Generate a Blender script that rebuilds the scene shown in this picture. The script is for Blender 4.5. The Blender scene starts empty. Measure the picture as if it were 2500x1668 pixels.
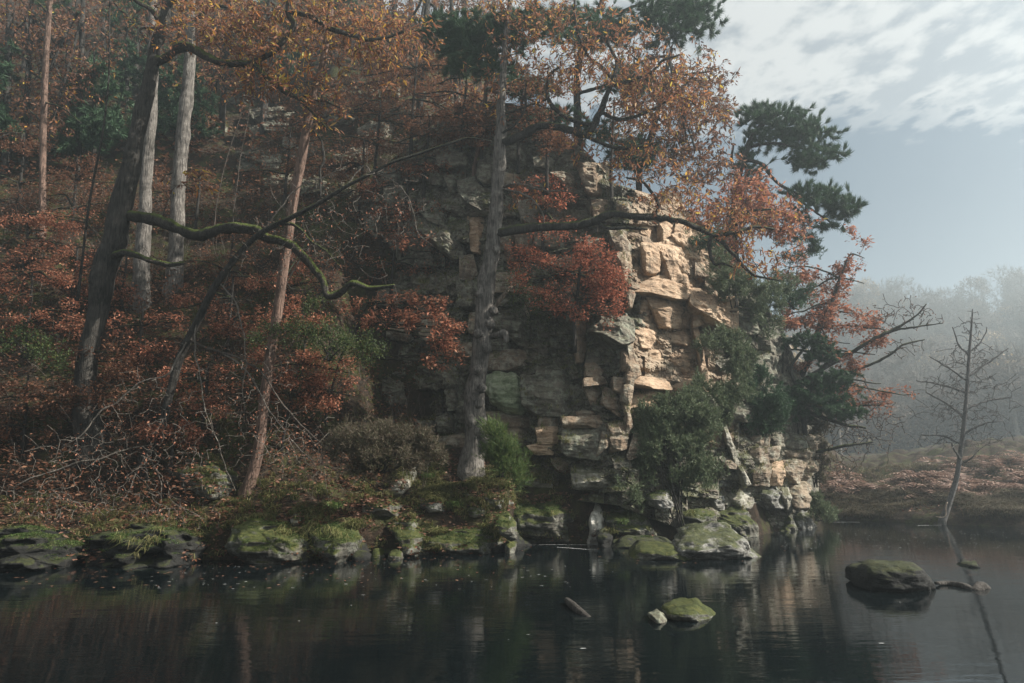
import bpy, math
import numpy as np
from mathutils import Vector, Matrix

scene = bpy.context.scene
COL = scene.collection
R = np.random.default_rng(11)

# ------------------------------------------------------------------ camera
CAM_H = 2.2
PITCH = math.atan(316 / 1667.0)
F = 1667.0 / math.cos(0)            # focal length in photo pixels (2500 wide)
cam_data = bpy.data.cameras.new('camera')
cam_data.sensor_width = 36.0
cam_data.lens = 36.0 * F / 2500.0
cam_data.clip_start = 0.1
cam_data.clip_end = 2000
cam = bpy.data.objects.new('camera', cam_data)
cam.location = (0, 0, CAM_H)
cam.rotation_euler = (math.pi / 2 + PITCH, 0, 0)
COL.objects.link(cam)
scene.camera = cam

# ------------------------------------------------------------------ sun, sky, exposure
SUN_EL, SUN_AZ = 37.0, 95.0        # azimuth clockwise from +Y (the view direction)
SUN_POWER, SKY_POWER, EXPOSURE = 5.0, 0.052, 1.36
HAZE = 0.0026
sd = Vector((math.sin(math.radians(SUN_AZ)) * math.cos(math.radians(SUN_EL)),
             math.cos(math.radians(SUN_AZ)) * math.cos(math.radians(SUN_EL)),
             math.sin(math.radians(SUN_EL))))
sl = bpy.data.lights.new('sun', 'SUN')
sl.energy = SUN_POWER
sl.angle = math.radians(0.6)
sl.color = (1.0, 0.93, 0.84)
sun = bpy.data.objects.new('sun', sl)
sun.rotation_euler = sd.to_track_quat('Z', 'Y').to_euler()
sun.location = (40, -20, 60)
COL.objects.link(sun)

world = bpy.data.worlds.new('World')
scene.world = world
world.use_nodes = True
wn = world.node_tree.nodes
wl = world.node_tree.links
wn.clear()


class NT:
    """small helper to write node graphs"""
    def __init__(self, tree):
        self.t = tree

    def n(self, typ, **kw):
        nd = self.t.nodes.new(typ)
        for k, v in kw.items():
            setattr(nd, k, v)
        return nd

    def set(self, sock, v):
        if hasattr(v, 'is_output') or isinstance(v, bpy.types.NodeSocket):
            self.t.links.new(v, sock)
        else:
            sock.default_value = v

    def math(self, op, a, b=0.0, c=0.0, clamp=False):
        nd = self.n('ShaderNodeMath', operation=op, use_clamp=clamp)
        self.set(nd.inputs[0], a)
        self.set(nd.inputs[1], b)
        self.set(nd.inputs[2], c)
        return nd.outputs[0]

    def ramp(self, fac, stops, interp='LINEAR'):
        nd = self.n('ShaderNodeValToRGB')
        nd.color_ramp.interpolation = interp
        el = nd.color_ramp.elements
        while len(el) < len(stops):
            el.new(0.5)
        for e, (p, c) in zip(el, stops):
            e.position = p
            e.color = (c[0], c[1], c[2], 1) if len(c) == 3 else c
        self.set(nd.inputs[0], fac)
        return nd.outputs[0]

    def noise(self, vec, scale, detail=4, rough=0.55, dist=0.0):
        nd = self.n('ShaderNodeTexNoise')
        self.set(nd.inputs['Vector'], vec)
        nd.inputs['Scale'].default_value = scale
        nd.inputs['Detail'].default_value = detail
        nd.inputs['Roughness'].default_value = rough
        nd.inputs['Distortion'].default_value = dist
        return nd.outputs['Fac']

    def mix(self, fac, a, b, typ='MIX'):
        nd = self.n('ShaderNodeMix', data_type='RGBA', blend_type=typ)
        self.set(nd.inputs[0], fac)
        self.set(nd.inputs[6], a if not isinstance(a, tuple) else (a[0], a[1], a[2], 1))
        self.set(nd.inputs[7], b if not isinstance(b, tuple) else (b[0], b[1], b[2], 1))
        return nd.outputs[2]

    def map(self, v, a, b, c=0.0, d=1.0):
        nd = self.n('ShaderNodeMapRange')
        nd.interpolation_type = 'SMOOTHSTEP'
        self.set(nd.inputs[0], v)
        for i, x in enumerate((a, b, c, d)):
            nd.inputs[i + 1].default_value = x
        return nd.outputs[0]

    def scale(self, vec, s):
        nd = self.n('ShaderNodeMapping')
        self.set(nd.inputs['Vector'], vec)
        nd.inputs['Scale'].default_value = s
        return nd.outputs[0]


g = NT(world.node_tree)
sky = g.n('ShaderNodeTexSky', sky_type='NISHITA')
sky.sun_disc = False
sky.sun_elevation = math.radians(SUN_EL)
sky.sun_rotation = math.radians(SUN_AZ)
sky.air_density = 1.0
sky.dust_density = 2.5
tc = g.n('ShaderNodeTexCoord')
sep = g.n('ShaderNodeSeparateXYZ')
g.set(sep.inputs[0], tc.outputs['Generated'])
up = g.math('MAXIMUM', sep.outputs[2], 0.02)
px = g.math('DIVIDE', sep.outputs[0], up)
py = g.math('DIVIDE', sep.outputs[1], up)
pl = g.n('ShaderNodeCombineXYZ')
g.set(pl.inputs[0], px)
g.set(pl.inputs[1], py)
warp = g.noise(pl.outputs[0], 1.1, 3, 0.5)
puff = g.noise(g.scale(pl.outputs[0], (1.0, 0.8, 1)), 10.0, 5, 0.55, 0.1)
big = g.noise(pl.outputs[0], 2.3, 3, 0.5)
# the sheet of small white clouds ends on a wavering line; beyond it only thin veils
edge = g.math('ADD', py, g.math('MULTIPLY', g.math('SUBTRACT', warp, 0.5), 1.6))
edge = g.math('ADD', edge, g.math('MULTIPLY', g.math('SUBTRACT', puff, 0.5), 1.5))
deck = g.map(edge, 1.62, 1.95, 1.0, 0.0)
dens = g.map(g.math('ADD', puff, g.math('MULTIPLY', big, 0.45)), 0.57, 0.80)
dens = g.math('MULTIPLY_ADD', dens, 0.60, 0.40)
cl = g.math('MULTIPLY', deck, dens)
SKY_GRAY = g.mix(0.62, sky.outputs[0], (0.15, 0.5, 0.7))
CLOUD = (5.3, 5.4, 5.35)
hor = g.map(sep.outputs[2], 0.04, 0.36, 1.0, 0.0)
clear = g.mix(g.math('MULTIPLY', hor, 0.92), SKY_GRAY, (3.1, 3.9, 4.5))
skyc = g.mix(cl, clear, CLOUD)
bg = g.n('ShaderNodeBackground')
g.set(bg.inputs[0], skyc)
bg.inputs[1].default_value = SKY_POWER
wo = g.n('ShaderNodeOutputWorld')
wl.new(bg.outputs[0], wo.inputs[0])

scene.view_settings.view_transform = 'Standard'
scene.view_settings.look = 'None'
scene.view_settings.exposure = EXPOSURE
scene.view_settings.gamma = 1.0
scene.view_settings.use_curve_mapping = False
scene.render.engine = 'CYCLES'
cy = scene.cycles
cy.max_bounces = 6
cy.diffuse_bounces = 3
cy.glossy_bounces = 3
cy.transmission_bounces = 3
cy.transparent_max_bounces = 6
cy.volume_bounces = 0
cy.use_denoising = True
cy.caustics_reflective = False
cy.caustics_refractive = False
cy.sample_clamp_indirect = 6.0

# ------------------------------------------------------------------ geometry helpers
cp, sp = math.cos(PITCH), math.sin(PITCH)


def ray(u, v):
    u = np.asarray(u, float)
    v = np.asarray(v, float)
    dx = (u - 1250) / F
    dz = (834 - v) / F
    return dx, cp - dz * sp, sp + dz * cp


def P(u, v, D):
    """the point seen at photo position (u, v) whose distance along the ground is D"""
    x, y, z = ray(u, v)
    s = np.asarray(D, float) / y
    return np.stack([x * s, y * s, CAM_H + z * s], -1)


def W(u, v, z=0.0):
    x, y, zz = ray(u, v)
    s = (z - CAM_H) / zz
    return np.stack([x * s, y * s, CAM_H + zz * s], -1)


def _h(ix, iy, iz, seed):
    h = (ix * 374761393 + iy * 668265263 + iz * 1274126177 + seed * 974711) & 0xFFFFFFFF
    h = ((h ^ (h >> 13)) * 1274126177) & 0xFFFFFFFF
    h = ((h ^ (h >> 16)) * 2246822519) & 0xFFFFFFFF
    return ((h ^ (h >> 15)) & 0xFFFFFF) / float(0xFFFFFF) * 2 - 1


def vnoise(p, seed=0):
    p = np.asarray(p, float)
    i = np.floor(p).astype(np.int64)
    f = p - i
    f = f * f * (3 - 2 * f)
    r = 0
    for dx in (0, 1):
        for dy in (0, 1):
            for dz in (0, 1):
                w = (f[..., 0] if dx else 1 - f[..., 0]) * (f[..., 1] if dy else 1 - f[..., 1]) * (f[..., 2] if dz else 1 - f[..., 2])
                r = r + w * _h(i[..., 0] + dx, i[..., 1] + dy, i[..., 2] + dz, seed)
    return r


def fbm(p, octv=4, seed=0, gain=0.5):
    p = np.asarray(p, float)
    a, s, r = 1.0, 0.0, 0
    for k in range(octv):
        r = r + a * vnoise(p, seed + k * 17)
        s += a
        p = p * 2.03 + 11.7
        a *= gain
    return r / s


def unit(a):
    return a / np.maximum(np.linalg.norm(a, axis=-1, keepdims=True), 1e-9)


def mesh_data(name, V, faces, mats, smooth=True):
    """faces: a list of (n,3) / (n,4) index arrays, each optionally with a material index"""
    me = bpy.data.meshes.new(name)
    V = np.asarray(V, np.float32)
    me.vertices.add(len(V))
    me.vertices.foreach_set('co', V.ravel())
    loops, starts, mi, n = [], [], [], 0
    for fa in faces:
        m = 0
        if isinstance(fa, tuple):
            fa, m = fa
        fa = np.asarray(fa, np.int32)
        if len(fa) == 0:
            continue
        k = fa.shape[1]
        loops.append(fa.ravel())
        starts.append(n + np.arange(len(fa)) * k)
        mi.append(np.full(len(fa), m))
        n += fa.size
    me.loops.add(n)
    me.loops.foreach_set('vertex_index', np.concatenate(loops).astype(np.int32))
    st = np.concatenate(starts).astype(np.int32)
    me.polygons.add(len(st))
    me.polygons.foreach_set('loop_start', st)
    me.polygons.foreach_set('material_index', np.concatenate(mi).astype(np.int32))
    me.polygons.foreach_set('use_smooth', np.full(len(st), smooth))
    for m in (mats if isinstance(mats, (list, tuple)) else [mats]):
        me.materials.append(m)
    me.update(calc_edges=True)
    me.validate()
    return me


def put(name, me, parent=None, kind=None, label=None, cat=None, group=None, loc=None):
    o = bpy.data.objects.new(name, me)
    COL.objects.link(o)
    if parent is not None:
        o.parent = parent
    if loc is not None:
        o.location = loc
    if kind:
        o['kind'] = kind
    if label:
        o['label'] = label
    if cat:
        o['category'] = cat
    if group:
        o['group'] = group
    return o


def thing(name, label, cat, base, group=None):
    return put(name, None, None, None, label, cat, group, tuple(float(x) for x in base))


class Acc:
    def __init__(self):
        self.V, self.T, self.Q, self.n = [], [], [], 0

    def add(self, V, T=None, Q=None):
        if T is not None and len(T):
            self.T.append(np.asarray(T) + self.n)
        if Q is not None and len(Q):
            self.Q.append(np.asarray(Q) + self.n)
        self.V.append(np.asarray(V, float))
        self.n += len(V)

    def mesh(self, name, mat, origin=(0, 0, 0), smooth=True):
        V = np.concatenate(self.V) - np.asarray(origin, float)
        fs = []
        if self.T:
            fs.append(np.concatenate(self.T))
        if self.Q:
            fs.append(np.concatenate(self.Q))
        return mesh_data(name, V, fs, mat, smooth)


def resample(pts, rad, step):
    """smooth a polyline (Catmull-Rom) and resample it evenly"""
    pts = np.asarray(pts, float)
    rad = np.asarray(rad, float)
    n = len(pts)
    if n > 2:
        t = np.linspace(0, n - 1, (n - 1) * 8 + 1)
        i = np.minimum(t.astype(int), n - 2)
        f = (t - i)[:, None]
        p0, p1, p2, p3 = pts[np.maximum(i - 1, 0)], pts[i], pts[i + 1], pts[np.minimum(i + 2, n - 1)]
        q = 0.5 * ((2 * p1) + (-p0 + p2) * f + (2 * p0 - 5 * p1 + 4 * p2 - p3) * f ** 2 + (-p0 + 3 * p1 - 3 * p2 + p3) * f ** 3)
        rr = rad[i] * (1 - f[:, 0]) + rad[i + 1] * f[:, 0]
    else:
        q, rr = pts, rad
    L = np.concatenate([[0], np.cumsum(np.linalg.norm(np.diff(q, axis=0), axis=1))])
    m = max(2, int(L[-1] / step) + 1)
    s = np.linspace(0, L[-1], m)
    return np.stack([np.interp(s, L, q[:, k]) for k in range(3)], 1), np.interp(s, L, rr)


def tube(acc, pts, rad, sides=8, rough=0.0, seed=0, cap=True):
    pts = np.asarray(pts, float)
    rad = np.asarray(rad, float)
    n = len(pts)
    t = unit(np.gradient(pts, axis=0))
    ref = np.array([1.0, 0, 0]) if abs(t[0, 2]) > 0.7 else np.array([0, 0, 1.0])
    a = np.empty_like(t)
    prev = unit(ref - t[0] * (ref @ t[0]))
    for k in range(n):
        prev = prev - t[k] * (prev @ t[k])
        prev = prev / max(np.linalg.norm(prev), 1e-9)
        a[k] = prev
    b = np.cross(t, a)
    th = np.arange(sides) / sides * 2 * math.pi
    ring = np.cos(th)[None, :, None] * a[:, None, :] + np.sin(th)[None, :, None] * b[:, None, :]
    r = rad[:, None, None]
    if rough:
        q = pts[:, None, :] * np.array([0.0, 0.0, 1.3]) + ring * 1.2
        k = 1 + rough * fbm(q * 1.0 + seed, 3, seed)
        q2 = pts[:, None, :] * np.array([0.9, 0.9, 0.9]) + ring * 3.1
        k = k + 0.35 * rough * vnoise(q2 + seed * 3.1, seed + 5)
        r = r * k[..., None]
    V = (pts[:, None, :] + ring * r).reshape(-1, 3)
    i = np.arange(n - 1)[:, None] * sides
    j = np.arange(sides)[None, :]
    j2 = (j + 1) % sides
    Q = np.stack([i + j, i + j2, i + sides + j2, i + sides + j], -1).reshape(-1, 4)
    T = None
    if cap:
        V = np.concatenate([V, pts[-1:] + t[-1:] * rad[-1], pts[:1]])
        jj = np.arange(sides)
        e = (n - 1) * sides
        T = np.concatenate([np.stack([e + jj, e + (jj + 1) % sides, np.full(sides, n * sides)], 1),
                            np.stack([(jj + 1) % sides, jj, np.full(sides, n * sides + 1)], 1)])
    acc.add(V, T, Q)


# ------------------------------------------------------------------ materials
def new_mat(name):
    m = bpy.data.materials.new(name)
    m.use_nodes = True
    m.node_tree.nodes.clear()
    k = NT(m.node_tree)
    out = k.n('ShaderNodeOutputMaterial')
    return m, k, out


def finish(k, out, color, rough, height=None, strength=0.5, dist=0.05, spec=0.3):
    b = k.n('ShaderNodeBsdfPrincipled')
    k.set(b.inputs['Base Color'], color)
    k.set(b.inputs['Roughness'], rough)
    b.inputs['Specular IOR Level'].default_value = spec
    if height is not None:
        bp = k.n('ShaderNodeBump')
        bp.inputs['Strength'].default_value = strength
        bp.inputs['Distance'].default_value = dist
        k.set(bp.inputs['Height'], height)
        k.set(b.inputs['Normal'], bp.outputs[0])
    k.t.links.new(b.outputs[0], out.inputs[0])
    return b


def rock_mat(name, c_dark, c_mid, c_light, lichen=0.4, moss=0.0, lichen_col=(0.30, 0.32, 0.25), moss_lo=0.25, strata=1.0, bump=0.9):
    m, k, out = new_mat(name)
    geo = k.n('ShaderNodeNewGeometry')
    pos = geo.outputs['Position']
    big = k.noise(pos, 0.9, 5, 0.6)
    bed = k.noise(k.scale(pos, (0.5, 0.5, 5.0)), 1.6, 5, 0.62, 0.4)
    fine = k.noise(pos, 14.0, 6, 0.65)
    crack = k.noise(k.scale(pos, (1.0, 1.0, 1.6)), 4.0, 6, 0.7)
    base = k.math('ADD', k.math('MULTIPLY', big, 0.55), k.math('MULTIPLY', bed, 0.45 * strata))
    base = k.math('ADD', base, k.math('MULTIPLY', k.math('SUBTRACT', fine, 0.5), 0.35))
    col = k.ramp(base, [(0.28, c_dark), (0.47, c_mid), (0.68, c_light)])
    lf = k.map(k.math('ADD', k.noise(pos, 3.3, 6, 0.72), k.math('MULTIPLY', k.noise(pos, 22, 3, 0.6), 0.25)), 0.60, 0.72)
    col = k.mix(k.math('MULTIPLY', lf, lichen), col, lichen_col)
    # damp dark streaks run down the face
    st = k.map(k.noise(k.scale(pos, (3.5, 3.5, 0.35)), 1.0, 4, 0.6), 0.52, 0.70)
    col = k.mix(k.math('MULTIPLY', st, 0.55), col, (0.035, 0.034, 0.03))
    if moss:
        nz = k.n('ShaderNodeSeparateXYZ')
        k.set(nz.inputs[0], geo.outputs['Normal'])
        mf = k.math('ADD', nz.outputs[2], k.math('MULTIPLY', k.math('SUBTRACT', k.noise(pos, 2.6, 6, 0.75), 0.5), 2.1))
        mf = k.map(mf, moss_lo, moss_lo + 0.4)
        mc = k.ramp(k.noise(pos, 6.0, 6, 0.75), [(0.3, (0.014, 0.020, 0.006)), (0.5, (0.042, 0.052, 0.013)), (0.72, (0.100, 0.098, 0.028))])
        col = k.mix(k.math('MULTIPLY', mf, moss), col, mc)
    h = k.math('ADD', k.math('MULTIPLY', crack, 0.6), k.math('MULTIPLY', bed, 0.6))
    h = k.math('ADD', h, k.math('MULTIPLY', fine, 0.22))
    finish(k, out, col, 0.88, h, bump, 0.14, 0.25)
    return m


M = {}
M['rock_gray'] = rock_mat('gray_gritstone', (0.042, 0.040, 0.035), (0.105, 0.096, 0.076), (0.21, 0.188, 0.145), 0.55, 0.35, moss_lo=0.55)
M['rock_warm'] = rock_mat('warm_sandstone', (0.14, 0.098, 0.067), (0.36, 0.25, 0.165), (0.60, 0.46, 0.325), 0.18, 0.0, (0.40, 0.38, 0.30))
M['rock_mixed'] = rock_mat('weathered_sandstone', (0.062, 0.050, 0.040), (0.165, 0.125, 0.090), (0.31, 0.25, 0.18), 0.55, 0.25, (0.37, 0.37, 0.30), 0.6)
M['rock_pale'] = rock_mat('pale_lichened_stone', (0.085, 0.078, 0.064), (0.21, 0.195, 0.155), (0.35, 0.33, 0.275), 0.5, 0.7, (0.42, 0.42, 0.37), 0.5)
M['rock_green'] = rock_mat('green_algae_stone', (0.075, 0.080, 0.055), (0.20, 0.245, 0.145), (0.37, 0.42, 0.28), 0.5, 0.0, (0.42, 0.45, 0.34))
M['rock_moss'] = rock_mat('mossy_stone', (0.025, 0.026, 0.022), (0.06, 0.058, 0.048), (0.16, 0.15, 0.12), 0.4, 1.0, (0.26, 0.27, 0.23), 0.22)
M['rock_slab'] = rock_mat('lichened_mossy_slab', (0.045, 0.044, 0.040), (0.115, 0.112, 0.10), (0.24, 0.235, 0.215), 0.55, 0.9, (0.38, 0.38, 0.355), 0.50)
M['rock_wet_shade'] = rock_mat('wet_shade_darkened_stone', (0.005, 0.0056, 0.0053), (0.011, 0.0115, 0.0105), (0.022, 0.022, 0.020), 0.0, 0.6, moss_lo=0.6)  # wet stone, its colour darkened further to stand in for shade on the fronts
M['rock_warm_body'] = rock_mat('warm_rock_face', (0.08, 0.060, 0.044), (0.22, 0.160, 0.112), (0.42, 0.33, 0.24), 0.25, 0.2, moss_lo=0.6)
M['rock_tan'] = rock_mat('stained_tan_stone', (0.075, 0.056, 0.042), (0.20, 0.145, 0.100), (0.37, 0.285, 0.20), 0.45, 0.15, (0.36, 0.35, 0.28), 0.6)
M['rock_white'] = rock_mat('white_lichened_stone', (0.24, 0.225, 0.19), (0.50, 0.48, 0.42), (0.70, 0.68, 0.62), 0.4, 0.35, (0.72, 0.72, 0.66), 0.6)
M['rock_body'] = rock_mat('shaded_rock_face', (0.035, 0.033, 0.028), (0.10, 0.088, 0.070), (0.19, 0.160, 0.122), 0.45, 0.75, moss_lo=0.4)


def bark_mat(name, c1, c2, moss=0.0, moss_lo=0.2, ridge=26.0, green=(0.055, 0.075, 0.018)):
    m, k, out = new_mat(name)
    geo = k.n('ShaderNodeNewGeometry')
    pos = geo.outputs['Position']
    rd = k.noise(k.scale(pos, (ridge, ridge, 2.6)), 1.0, 5, 0.6, 0.6)
    bl = k.noise(pos, 3.0, 5, 0.6)
    fac = k.math('ADD', k.math('MULTIPLY', rd, 0.62), k.math('MULTIPLY', bl, 0.38))
    col = k.ramp(fac, [(0.38, c1), (0.62, c2)])
    bt = k.map(k.noise(pos, 1.7, 6, 0.7), 0.50, 0.66)
    col = k.mix(k.math('MULTIPLY', bt, 0.55), col, (c1[0] * .9, c1[1] * .95, c1[2] * .85))
    if moss:
        nz = k.n('ShaderNodeSeparateXYZ')
        k.set(nz.inputs[0], geo.outputs['Normal'])
        mf = k.math('ADD', nz.outputs[2], k.math('MULTIPLY', k.math('SUBTRACT', k.noise(pos, 5, 5, 0.7), 0.5), 1.4))
        mf = k.map(mf, moss_lo, moss_lo + 0.4)
        mc = k.mix(k.noise(pos, 9, 4), (green[0] * 0.5, green[1] * 0.5, green[2] * 0.5), (green[0] * 2, green[1] * 1.9, green[2] * 1.7))
        col = k.mix(k.math('MULTIPLY', mf, moss), col, mc)
    finish(k, out, col, 0.9, k.math('ADD', rd, k.math('MULTIPLY', bl, 0.6)), 1.0, 0.09, 0.2)
    return m


M['bark_gray'] = bark_mat('gray_ridged_bark', (0.035, 0.032, 0.029), (0.24, 0.222, 0.198))
M['bark_dark'] = bark_mat('dark_ridged_bark', (0.013, 0.012, 0.011), (0.078, 0.072, 0.063), 0.35, 0.6)
M['bark_moss'] = bark_mat('mossy_branch_bark', (0.02, 0.018, 0.015), (0.075, 0.066, 0.055), 0.95, 0.10)
M['bark_branch'] = bark_mat('dark_branch_bark', (0.014, 0.013, 0.012), (0.062, 0.057, 0.050), 0.75, 0.35)
M['bark_pine'] = bark_mat('red_pine_bark', (0.05, 0.034, 0.027), (0.22, 0.145, 0.112), ridge=18.0)
M['twig'] = bark_mat('thin_twig_bark', (0.035, 0.029, 0.024), (0.12, 0.10, 0.085))
M['twig_pale'] = bark_mat('pale_twig_bark', (0.07, 0.06, 0.05), (0.24, 0.215, 0.185))
M['bark_alder_misted'] = bark_mat('misted_gray_alder_bark', (0.075, 0.072, 0.070), (0.17, 0.165, 0.16))  # gray bark, paled in its colour to stand in for mist before the alder
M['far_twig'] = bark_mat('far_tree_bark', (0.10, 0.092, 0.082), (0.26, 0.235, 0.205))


def leaf_mat(name, cols, trans=0.35, rough=0.6):
    m, k, out = new_mat(name)
    geo = k.n('ShaderNodeNewGeometry')
    rnd = geo.outputs['Random Per Island']
    n = len(cols)
    col = k.ramp(rnd, [((i + 0.5) / n, c) for i, c in enumerate(cols)])
    col = k.mix(k.math('MULTIPLY', k.noise(geo.outputs['Position'], 0.8, 3), 0.55), col, tuple(x * 0.45 for x in cols[0]))
    b = k.n('ShaderNodeBsdfPrincipled')
    k.set(b.inputs['Base Color'], col)
    b.inputs['Roughness'].default_value = rough
    b.inputs['Specular IOR Level'].default_value = 0.25
    tr = k.n('ShaderNodeBsdfTranslucent')
    k.set(tr.inputs[0], col)
    mx = k.n('ShaderNodeMixShader')
    mx.inputs[0].default_value = trans
    k.t.links.new(b.outputs[0], mx.inputs[1])
    k.t.links.new(tr.outputs[0], mx.inputs[2])
    k.t.links.new(mx.outputs[0], out.inputs[0])
    return m


M['leaf_chestnut'] = leaf_mat('russet_chestnut_leaf', [(0.12, 0.056, 0.038), (0.38, 0.155, 0.078), (0.22, 0.094, 0.054), (0.50, 0.245, 0.125), (0.30, 0.135, 0.080), (0.43, 0.185, 0.092), (0.17, 0.088, 0.062), (0.54, 0.36, 0.14)], 0.5)
M['leaf_yellow'] = leaf_mat('yellow_chestnut_leaf', [(0.55, 0.21, 0.05), (0.72, 0.46, 0.07), (0.60, 0.54, 0.10), (0.66, 0.32, 0.07)], 0.5)
M['leaf_beech'] = leaf_mat('copper_beech_leaf', [(0.26, 0.100, 0.062), (0.54, 0.230, 0.140), (0.42, 0.165, 0.100), (0.64, 0.33, 0.205)], 0.45)
M['leaf_red'] = leaf_mat('red_beech_leaf', [(0.30, 0.095, 0.058), (0.58, 0.210, 0.125), (0.46, 0.160, 0.100), (0.68, 0.29, 0.18)], 0.45)
M['leaf_brown'] = leaf_mat('dull_brown_leaf', [(0.11, 0.052, 0.032), (0.25, 0.115, 0.068), (0.17, 0.076, 0.045), (0.34, 0.18, 0.105)], 0.4)
M['leaf_green'] = leaf_mat('dull_green_leaf', [(0.030, 0.055, 0.018), (0.065, 0.10, 0.028), (0.05, 0.08, 0.03), (0.11, 0.13, 0.035)])
M['litter'] = leaf_mat('fallen_leaf', [(0.09, 0.042, 0.027), (0.20, 0.098, 0.062), (0.14, 0.064, 0.04), (0.32, 0.19, 0.13), (0.16, 0.058, 0.03)], 0.1)
M['needle'] = leaf_mat('pine_needle', [(0.040, 0.088, 0.046), (0.088, 0.155, 0.078), (0.060, 0.118, 0.060)], 0.2)
M['needle_dark'] = leaf_mat('dark_yew_needle', [(0.028, 0.070, 0.034), (0.062, 0.125, 0.055), (0.042, 0.095, 0.042)], 0.2)
M['gorse'] = leaf_mat('gorse_shoot', [(0.075, 0.115, 0.056), (0.150, 0.195, 0.105), (0.110, 0.155, 0.082), (0.20, 0.21, 0.12)], 0.2)
M['heath'] = leaf_mat('heather_shoot', [(0.085, 0.065, 0.045), (0.15, 0.12, 0.08), (0.11, 0.085, 0.06), (0.075, 0.09, 0.04)], 0.2)
M['grass'] = leaf_mat('bank_grass', [(0.05, 0.085, 0.022), (0.20, 0.205, 0.070), (0.42, 0.36, 0.18), (0.10, 0.14, 0.04), (0.30, 0.27, 0.12)], 0.3)
M['grass_green'] = leaf_mat('green_sedge', [(0.045, 0.095, 0.026), (0.12, 0.185, 0.050), (0.08, 0.135, 0.04), (0.20, 0.22, 0.08)], 0.3)
M['far_grass'] = leaf_mat('rough_bank_grass', [(0.075, 0.062, 0.036), (0.16, 0.135, 0.080), (0.085, 0.090, 0.042), (0.24, 0.20, 0.13), (0.13, 0.085, 0.058)], 0.3)
M['bracken'] = leaf_mat('dead_bracken', [(0.13, 0.075, 0.055), (0.28, 0.175, 0.135), (0.20, 0.115, 0.085), (0.38, 0.27, 0.21)], 0.25)
M['far_ochre'] = leaf_mat('far_ochre_leaf', [(0.32, 0.23, 0.12), (0.54, 0.42, 0.24), (0.44, 0.30, 0.17)], 0.2)
M['far_brown'] = leaf_mat('far_brown_leaf', [(0.10, 0.075, 0.058), (0.22, 0.155, 0.115), (0.15, 0.12, 0.085)], 0.2)

# ground: dark leaf mould with moss and grass
m, k, out = new_mat('leaf_mould_ground')
geo = k.n('ShaderNodeNewGeometry')
pos = geo.outputs['Position']
c = k.ramp(k.noise(pos, 5.0, 8, 0.75), [(0.3, (0.012, 0.010, 0.008)), (0.5, (0.036, 0.026, 0.018)), (0.7, (0.075, 0.048, 0.032))])
mf = k.map(k.noise(pos, 0.9, 6, 0.7), 0.47, 0.60)
c = k.mix(k.math('MULTIPLY', mf, 0.75), c, k.ramp(k.noise(pos, 8, 5, 0.7), [(0.3, (0.024, 0.032, 0.011)), (0.7, (0.080, 0.088, 0.028))]))
finish(k, out, c, 0.95, k.noise(pos, 9, 8, 0.75), 1.0, 0.12, 0.15)
M['ground'] = m

m, k, out = new_mat('river_water')
geo = k.n('ShaderNodeNewGeometry')
pos = geo.outputs['Position']
w1 = k.noise(k.scale(pos, (0.7, 2.6, 1)), 1.0, 4, 0.55, 0.3)
w2 = k.noise(k.scale(pos, (3.0, 9.0, 1)), 1.0, 3, 0.5)
hh = k.math('ADD', w1, k.math('MULTIPLY', w2, 0.25))
b = finish(k, out, (0.0030, 0.0052, 0.0060, 1), 0.035, hh, 0.05, 0.12, 0.5)
b.inputs['IOR'].default_value = 1.333
M['water'] = m

m, k, out = new_mat('foam')
geo = k.n('ShaderNodeNewGeometry')
finish(k, out, k.ramp(k.noise(geo.outputs['Position'], 9, 4), [(0.3, (0.30, 0.31, 0.31)), (0.7, (0.75, 0.76, 0.75))]), 0.8)
M['foam'] = m
M['dead_wood'] = bark_mat('wet_drift_wood', (0.03, 0.026, 0.023), (0.11, 0.10, 0.09))
M['dead_pale'] = bark_mat('bleached_dead_wood', (0.14, 0.11, 0.085), (0.36, 0.30, 0.24))

# ------------------------------------------------------------------ terrain
SHORE = [(-900, 1400), (-300, 1384), (0, 1380), (300, 1374), (560, 1370), (750, 1372), (870, 1362), (1100, 1352), (1240, 1346),
         (1262, 1329), (1480, 1327), (1600, 1320), (1700, 1313), (1850, 1309), (1930, 1291), (1985, 1284), (2005, 1268),
         (2150, 1273), (2300, 1281), (2500, 1288), (2800, 1300), (3600, 1330)]
_s = np.array([W(u, v) for u, v in SHORE])
SH_T, SH_Y = _s[:, 0] / _s[:, 1], _s[:, 1]

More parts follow.
